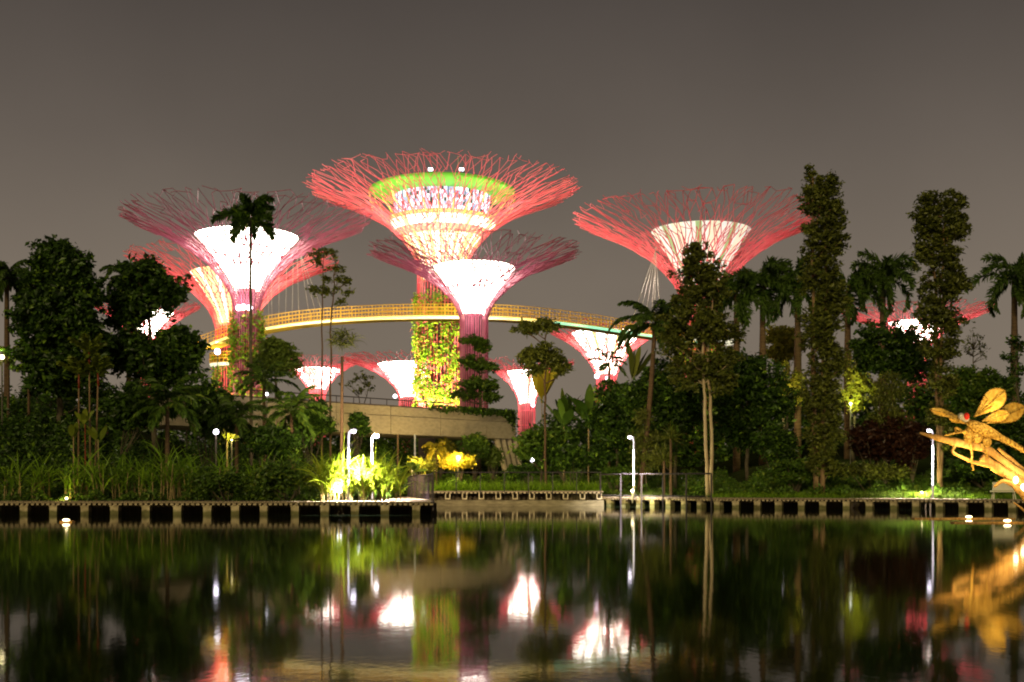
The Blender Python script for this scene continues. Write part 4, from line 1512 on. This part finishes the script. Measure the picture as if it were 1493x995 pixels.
# ------------------------------------------------------------------ planting, centre right
palm(955, 92, 472, 'leaning palm with drooping fronds under the walkway right end', n=19, L=3.4, seed=74, nl=38, leaf_l=.9, leaf_w=.22, droop=1.7, lean=-1.2, trunk_r=.2)
palm(888, 104, 528, 'short dark palm crossing the steel tree under the walkway end', n=9, L=2.0, seed=75, nl=22, leaf_l=.6, leaf_w=.12, droop=1.2, trunk_r=.12)
tree(1025, 87, [[(1032, 700), (1028, 620), (1026, 540), (1022, 450), (1016, 372)], [(1038, 700), (1036, 600), (1032, 500), (1040, 430)]],
     [(1014, 372, 24, 24), (1010, 400, 30, 26), (1040, 395, 16, 20), (1030, 430, 34, 24), (1000, 440, 22, 20), (1018, 470, 52, 26), (1048, 485, 34, 28), (990, 500, 30, 26), (1040, 525, 36, 26), (1000, 545, 30, 26), (1050, 560, 22, 20)],
     'tall tree with two pale bare trunks before the green striped bowl', 'leaf_olive', 'bark_white', .32, .46, 76, limbs=40, trunk_r=.14, clump=.32)
rp = [(1074, 430, 'royal palm with short trunk, leftmost of the three left of the columnar tree'), (1112, 418, 'royal palm in the middle of the three left of the columnar tree'),
      (1163, 415, 'royal palm touching the left side of the columnar tree'), (1236, 425, 'royal palm half hidden behind the columnar tree'),
      (1287, 408, 'royal palm between the two tall narrow trees'), (1479, 408, 'royal palm nearest the right edge')]
for k, (px, py, lab) in enumerate(rp):
    palm(px, 110, py, lab, n=18, L=4.4, seed=80 + k, plume=True, nl=64, leaf_l=.85, leaf_w=.17, el=(1.45, -.5), droop=2.2, trunk_r=.30, shaft=1.6, bulge=True, group='royal palms on the right bank', name='royal_palm', leaf='leaf_palm', hang=.5)
tree(1203, 85, [[(1200, 700), (1200, 560), (1202, 420), (1205, 275)], [(1190, 700), (1186, 520), (1185, 250)]],
     [(1180, 254, 4, 14), (1197, 266, 4, 10), (1213, 262, 5, 14), (1184, 272, 10, 14), (1210, 276, 16, 14), (1190, 295, 22, 20), (1215, 310, 20, 26), (1195, 340, 26, 32), (1218, 350, 18, 24), (1198, 400, 30, 40), (1210, 440, 26, 34), (1195, 480, 30, 40), (1208, 530, 28, 36), (1196, 580, 30, 36), (1204, 630, 26, 32), (1198, 672, 22, 24)],
     'tallest narrow columnar tree, leafy from top to ground, at right', 'leaf_olive', 'bark_pale', .29, .66, 90, limbs=40, trunk_r=.2, clump=.30)
tree(1372, 82, [[(1374, 716), (1372, 600), (1372, 480), (1376, 380), (1380, 300)], [(1370, 600), (1364, 420), (1352, 330)]],
     [(1352, 298, 18, 16), (1385, 294, 22, 15), (1345, 325, 16, 22), (1375, 330, 32, 26), (1398, 330, 14, 24), (1355, 370, 22, 30), (1385, 375, 22, 28), (1370, 420, 34, 28), (1400, 412, 16, 22), (1362, 465, 26, 26), (1390, 470, 16, 22), (1372, 510, 26, 22), (1376, 555, 22, 26), (1366, 600, 14, 20), (1380, 640, 12, 18)],
     'round topped narrow tree with reddish trunk behind the right lamp', 'leaf_olive', 'bark_pale', .29, .58, 91, limbs=44, trunk_r=.15, clump=.30)
tree(1145, 122, [[(1148, 690), (1147, 560), (1146, 500)]], [(1135, 492, 20, 14), (1155, 500, 18, 22), (1140, 515, 22, 16)], 'pale yellow green tree between royal palm trunks', 'leaf_yellow', size=.4, seed=92, limbs=8)
tree(1146, 108, [[(1143, 690), (1143, 610), (1148, 560)]], [(1150, 560, 22, 26), (1135, 590, 16, 14), (1160, 578, 10, 14)], 'yellow lit small tree above a white ground light', 'leaf_yellow', size=.36, seed=93, dens=.5, limbs=8)
tree(1252, 106, [[(1245, 690), (1245, 600), (1250, 540)]], [(1250, 545, 16, 30), (1262, 570, 22, 16), (1245, 590, 12, 14), (1232, 575, 8, 8)], 'bright lime lit tree just right of the columnar tree', 'leaf_yellow', size=.36, seed=94, dens=.7, limbs=8)
tree(1095, 98, [[(1090, 690), (1090, 600), (1092, 540)]], [(1090, 545, 44, 26), (1065, 570, 30, 30), (1120, 580, 40, 36), (1085, 620, 44, 36)], 'dark leafy tree below the royal palms right of the twin trunks', 'leaf_dark', size=.36, seed=95)
tree(1290, 96, [[(1295, 690), (1294, 590), (1290, 500)]], [(1285, 495, 38, 22), (1320, 505, 36, 22), (1260, 510, 20, 16), (1330, 535, 40, 26), (1280, 530, 30, 20)], 'dark spreading tree below the low red steel canopy', 'leaf_dark', size=.36, seed=96, limbs=20, dens=.85)
tree(1300, 90, [[(1306, 690), (1304, 640), (1300, 560)]], [(1300, 560, 20, 20), (1296, 590, 26, 22), (1302, 620, 26, 22), (1285, 620, 16, 20)], 'weeping brownish tree with thin pale trunk at right', 'leaf_olive', 'bark_pale', .30, .9, 97, droop=1.2, aspect=.25, trunk_r=.05)
tree(1421, 118, [[(1422, 690), (1421, 550), (1419, 510)]], [(1418, 500, 22, 16), (1430, 515, 14, 10), (1406, 515, 12, 9)], 'thin almost bare tree between the narrow tree and the right palm', 'leaf_olive', size=.26, seed=98, dens=.2, per=7, limbs=44, clump=.3, trunk_r=.1, limb_r=.035)
tree(1425, 104, [[(1425, 690), (1425, 600)]], [(1400, 555, 26, 18), (1430, 560, 26, 22), (1455, 570, 24, 20), (1415, 585, 40, 26)], 'rounded mid green tree above the dragonfly', 'leaf_mid', size=.36, seed=99)
tree(1478, 92, [[(1490, 690), (1486, 600), (1480, 510)]], [(1478, 498, 10, 7), (1490, 505, 10, 8), (1470, 520, 11, 7), (1486, 540, 12, 8), (1475, 555, 12, 8)], 'sparse small leaved tree over the right palm trunk', 'leaf_dark', size=.3, seed=100, dens=.6, limbs=14, clump=.28, per=16)
tree(941, 92, [[(943, 700), (942, 650), (940, 610)]], [(938, 612, 10, 16), (940, 640, 18, 20), (944, 668, 24, 20)], 'cone shaped pale weeping tree behind the railing lamp', 'leaf_olive', size=.34, seed=101, droop=1.3, aspect=.22, trunk_r=.06)
tree(985, 96, [[(985, 690), (985, 600)]], [(965, 560, 34, 30), (935, 580, 26, 26), (985, 600, 40, 40), (960, 640, 36, 30)], 'dark dense tree left of the twin pale trunks', 'leaf_dark', size=.36, seed=102)
tree(900, 99, [[(900, 690), (900, 600)]], [(893, 575, 22, 20), (912, 590, 24, 26), (880, 612, 26, 24), (905, 640, 40, 28)], 'dark shrubby tree below the steel tree near the walkway end', 'leaf_dark', size=.36, seed=103)
for k, (px, py, lab) in enumerate(((978, 640, 'spiky grass tree left of the twin pale trunks'), (968, 672, 'shaggy low cycad in front of the dark tree'))):
    rr_ = np.random.default_rng(110 + k)
    q = P(px, py, 89)
    root = thing('spiky_plant', (q[0], 89, .6), lab, 'plant')
    b = MB()
    b.tube([(q[0], 89, .6), q], [.12, .09], 7)
    b.build('stem', M['bark_brown'], root)
    b = MB()
    n = 120
    b.straps(np.repeat(q[None], n, 0), rr_.uniform(0, 6.28, n), rr_.uniform(-.3, 1.4, n), rr_.uniform(.9, 1.6, n), .05, rr_.uniform(.3, 1.4, n), 4, 'grass')
    b.build('foliage', M['leaf_olive'], root)


def shrub(px, py, rx, ry, d, leaf, label, size=.3, dens=1.0, seed=1, name='shrub', droop=.3, aspect=.5):
    rng = np.random.default_rng(seed)
    q = P(px, py, d)
    gz = ground_z(q[0], d) - .1
    root = thing(name, (q[0], d, gz), label, 'shrub')
    b = MB()
    n = max(3, int(rx / 16))
    bl = [(px + rng.uniform(-.5, .5) * rx, py + rng.uniform(-.4, .4) * ry, rx * rng.uniform(.45, .65), ry * rng.uniform(.5, .75)) for _ in range(n)]
    cc = blob_leaves(b, d, bl, size, dens, rng, aspect, droop, .36, 26)
    b.build('foliage', M[leaf], root)
    s = MB()
    for c in cc[rng.choice(len(cc), min(8, len(cc)), False)]:
        s.tube([(q[0] + rng.normal() * .1, d + rng.normal() * .1, gz), (np.array((q[0], d, gz)) + c) / 2 + rng.normal(size=3) * .08, c], [.04, .03, .012], 5)
    s.build('stem', M['bark_dark'], root)
    return root


shrub(175, 600, 55, 40, 80, 'leaf_dark', 'large dark shrub between the slim red stems and the big palm', .38, 1, 120)
shrub(305, 600, 46, 44, 82, 'leaf_dark', 'dark shrub behind the violet globe light', .36, 1, 121)
shrub(515, 617, 24, 18, 92, 'leaf_dark', 'dark bush overlapping the left of the concrete bridge', .34, 1.1, 122)
shrub(455, 610, 36, 30, 95, 'leaf_dark', 'dark shrub against the left part of the bridge', .34, 1, 123)
shrub(390, 640, 60, 30, 78, 'leaf_dark', 'wide dark shrub below the bridge and left of the lamps', .34, 1, 124)
shrub(420, 700, 58, 28, 67.6, 'leaf_mid', 'leafy bush at the water edge left of the bright canes', .24, 1.1, 125)
shrub(330, 708, 60, 22, 67.4, 'leaf_mid', 'low leafy bush at the water edge under the mid left canes', .24, .9, 126)
shrub(480, 704, 22, 22, 66.9, 'leaf_light', 'bright leafy bush beside the blazing ground light', .24, 1.1, 127)
shrub(670, 674, 28, 15, 106, 'leaf_gold', 'golden bush glowing under the bridge', .3, 1.4, 128)
shrub(612, 680, 24, 10, 96, 'leaf_yellow', 'low yellow green plants behind the far railing under the bridge', .28, 1.3, 129)
shrub(690, 655, 30, 18, 112, 'leaf_mid', 'dark green shrub behind the golden bush under the bridge', .34, 1.1, 130)
shrub(720, 662, 12, 20, 113, 'leaf_light', 'bright green shrub just left of the splayed pier', .3, 1.2, 131)
shrub(640, 655, 18, 16, 116, 'leaf_yellow', 'yellow leaved shrub behind the orange palm under the bridge', .3, 1.1, 132)
palm(636, 102, 655, 'small orange lit palm with hanging leaves under the bridge', n=14, L=1.2, seed=133, nl=18, leaf_l=.55, leaf_w=.14, el=(1.4, -.6), droop=1.8, leaf='leaf_gold', trunk_r=.10, bark='bark_pale')
paddle_plant(604, 690, 93, 'bright rosette plant behind the far railing', 14, 1.2, .3, 'leaf_light', 134, name='rosette_plant', spread=1.3, droop=.9)
paddle_plant(585, 706, 88, 'yellow green leafy plant between the two dark railings', 12, .9, .26, 'leaf_yellow', 135, name='rosette_plant', spread=1.0, droop=.7)
b = MB()
b.box(P(622, 662, 118), (1.6, .2, 3.0))
tag(b.build('dark_screen', M['panel'], None, P(622, 690, 118)), 'dark upright panel standing under the bridge', 'panel')
for k, (px, m_, lab) in enumerate(((580, 'bark_pale', 'slim pale post under the bridge, left of the violet one'), (605, 'pole', 'slim violet white post under the bridge'))):
    b = MB()
    q = P(px, 676, 100)
    b.tube([(q[0], 100, ground_z(q[0], 100) - .2), (q[0], 100, 5.6)], .07, 7)
    tag(b.build('bridge_post', M[m_], None, (q[0], 100, ground_z(q[0], 100))), lab, 'post')
shrub(835, 668, 60, 22, 96, 'leaf_dark', 'dark shrubs at the lake edge below the paddle leaved plants', .34, 1.0, 136)
shrub(760, 690, 26, 14, 95, 'leaf_dark', 'low dark shrub right of the splayed pier foot', .3, 1, 137)
shrub(900, 690, 30, 16, 94, 'leaf_mid', 'low shrub left of the railing lamp', .3, 1, 138)
shrub(1270, 640, 56, 44, 90, 'leaf_red', 'wide dark red leaved shrub behind the right bank grass', .34, 1.1, 139)
shrub(1330, 640, 34, 44, 88, 'leaf_red', 'narrow dark red shrub left of the right lamp', .32, 1.1, 140)
shrub(1130, 640, 46, 40, 92, 'leaf_dark', 'dark shrub under the yellow lit leaves', .34, 1, 141)
shrub(1410, 640, 60, 44, 90, 'leaf_dark', 'large dark shrub behind the dragonfly head', .34, 1, 142)
shrub(1475, 640, 50, 50, 92, 'leaf_dark', 'large dark shrub behind the dragonfly wings', .34, 1, 143)
shrub(1440, 690, 70, 26, 84, 'leaf_dark', 'low dark shrub behind the bench', .3, 1, 144)
shrub(1160, 685, 60, 22, 87, 'leaf_mid', 'low green shrub left of the columnar tree foot', .28, .9, 145)
shrub(1270, 692, 60, 16, 85.5, 'leaf_olive', 'low olive shrub on the right bank before the red shrubs', .26, 1, 146)

paddle_plant(331, 645, 74.5, 'small yellow lit rosette right of the violet globe light', 14, .8, .2, 'leaf_yellow', 147, name='rosette_plant', spread=1.2, droop=.8)
garden_light(338, 642, 74.0, 'yellow light in the small rosette beside the violet globe', 120, (1, .95, .3), .05)
# canes along the left bank
ordn = 'first second third fourth fifth sixth seventh eighth ninth tenth eleventh twelfth thirteenth fourteenth fifteenth sixteenth seventeenth eighteenth nineteenth twentieth'.split()
cpx = [18, 47, 72, 98, 121, 138, 152, 176, 192, 210, 228, 242, 256, 268, 282, 304, 330, 366, 396, 430]
chh = [2.9, 2.7, 3.1, 2.8, 2.4, 3.2, 3.3, 2.9, 2.7, 3.0, 3.1, 3.5, 3.0, 3.2, 2.8, 2.9, 3.2, 2.7, 2.8, 3.1]
for k, (px, h) in enumerate(zip(cpx, chh)):
    cane(px, 68.0 + (k * 37 % 11) * .28, h * 1.3, f'tall green cane clump on the left bank, {ordn[k]} from the left edge', 150 + k, n=6 + k % 3, blades=9, stem_f=.50, spread=.42, bl=1.15)
for k, (px, d, h, lab) in enumerate(((474, 66.6, 3.6, 'yellow lit cane clump, leftmost of the bright ones'), (492, 66.4, 3.9, 'brightest cane clump just left of the first lamp'), (514, 66.9, 3.3, 'lit cane clump right beside the first lamp'),
                                     (532, 66.5, 3.2, 'lit cane clump in front of the second lamp'), (548, 67.2, 3.5, 'green lit cane clump right of the second lamp'), (562, 67.4, 3.4, 'rightmost lit cane clump next to the back path'))):
    cane(px, d, h, lab, 180 + k, 'leaf_lit', n=9, blades=13, spread=.7, bl=1.3, bw=.13, stem_f=.42, group='lit canes around the two left lamps')


# ------------------------------------------------------------------ ground cover nobody could count
def cover(name, pxr, tr, n, hmax, size, leaf, seed, grassy=False, zfun=None):
    rng = np.random.default_rng(seed)
    px = rng.uniform(*pxr, n)
    C = []
    for p in px:
        d = edge(p) + rng.uniform(*tr)
        x = (p - CX) / F * d
        C.append((x, d, ground_z(x, d)))
    C = np.array(C)
    b = MB()
    if grassy:
        b.straps(C, rng.uniform(0, 6.28, n), rng.uniform(.9, 1.5, n), hmax * rng.uniform(.5, 1.1, n), size, rng.uniform(.3, 1.5, n), 3, 'grass')
    else:
        lump = .5 + .5 * np.sin(px * .11 + seed) * np.sin(px * .037 + 2) + rng.uniform(-.2, .2, n)
        C[:, 2] += hmax * np.clip(lump, .15, 1.2) * rng.uniform(0, 1, n) ** .7
        b.leaves(C, size, rng=rng)
    return tag(b.build(name, M[leaf]), kind='stuff')


cover('ground_cover', (-60, 480), (.1, 6), 16000, .75, .22, 'leaf_mid', 200)
cover('hedge_foliage', (-80, 340), (6, 26), 26000, 1.3, .30, 'leaf_dark', 201)
cover('grass', (1030, 1500), (.1, 4.0), 9000, .55, .035, 'leaf_cane', 202, True)
cover('bank_foliage', (880, 1560), (1.5, 12), 42000, 1.1, .26, 'leaf_mid', 203)
cover('reeds', (628, 880), (.2, 2.6), 5200, 1.5, .05, 'leaf_cane', 204, True)
cover('low_shrubbery', (560, 1060), (3, 26), 32000, 1.0, .28, 'leaf_mid', 205)
cover('understory', (270, 590), (6, 48), 60000, 1.5, .30, 'leaf_dark', 207)
cover('lit_grass', (1235, 1400), (.05, 1.6), 2600, .65, .04, 'leaf_light', 208, True)
cover('lamp_grass', (880, 975), (.1, 2.2), 3200, .6, .04, 'leaf_light', 206, True)

# distant undergrowth behind the named trees, one dense mass
th = MB()
rr_ = np.random.default_rng(210)
prof = ((-80, 560), (150, 560), (330, 590), (380, 605), (560, 628), (760, 632), (800, 610), (900, 590), (1000, 545), (1200, 580), (1330, 560), (1560, 590))
bl = []
for px in range(-80, 1570, 22):
    yt = np.interp(px, [p[0] for p in prof], [p[1] for p in prof]) + rr_.uniform(-8, 12)
    y = yt
    while y < 700:
        bl.append((px + rr_.uniform(-10, 10), y + 12, 20, 16))
        y += 24
blob_leaves(th, 128, [q for q in bl], .55, 1.0, rr_, clump=.8, per=18)
tag(th.build('undergrowth', M['leaf_dark']), kind='stuff')
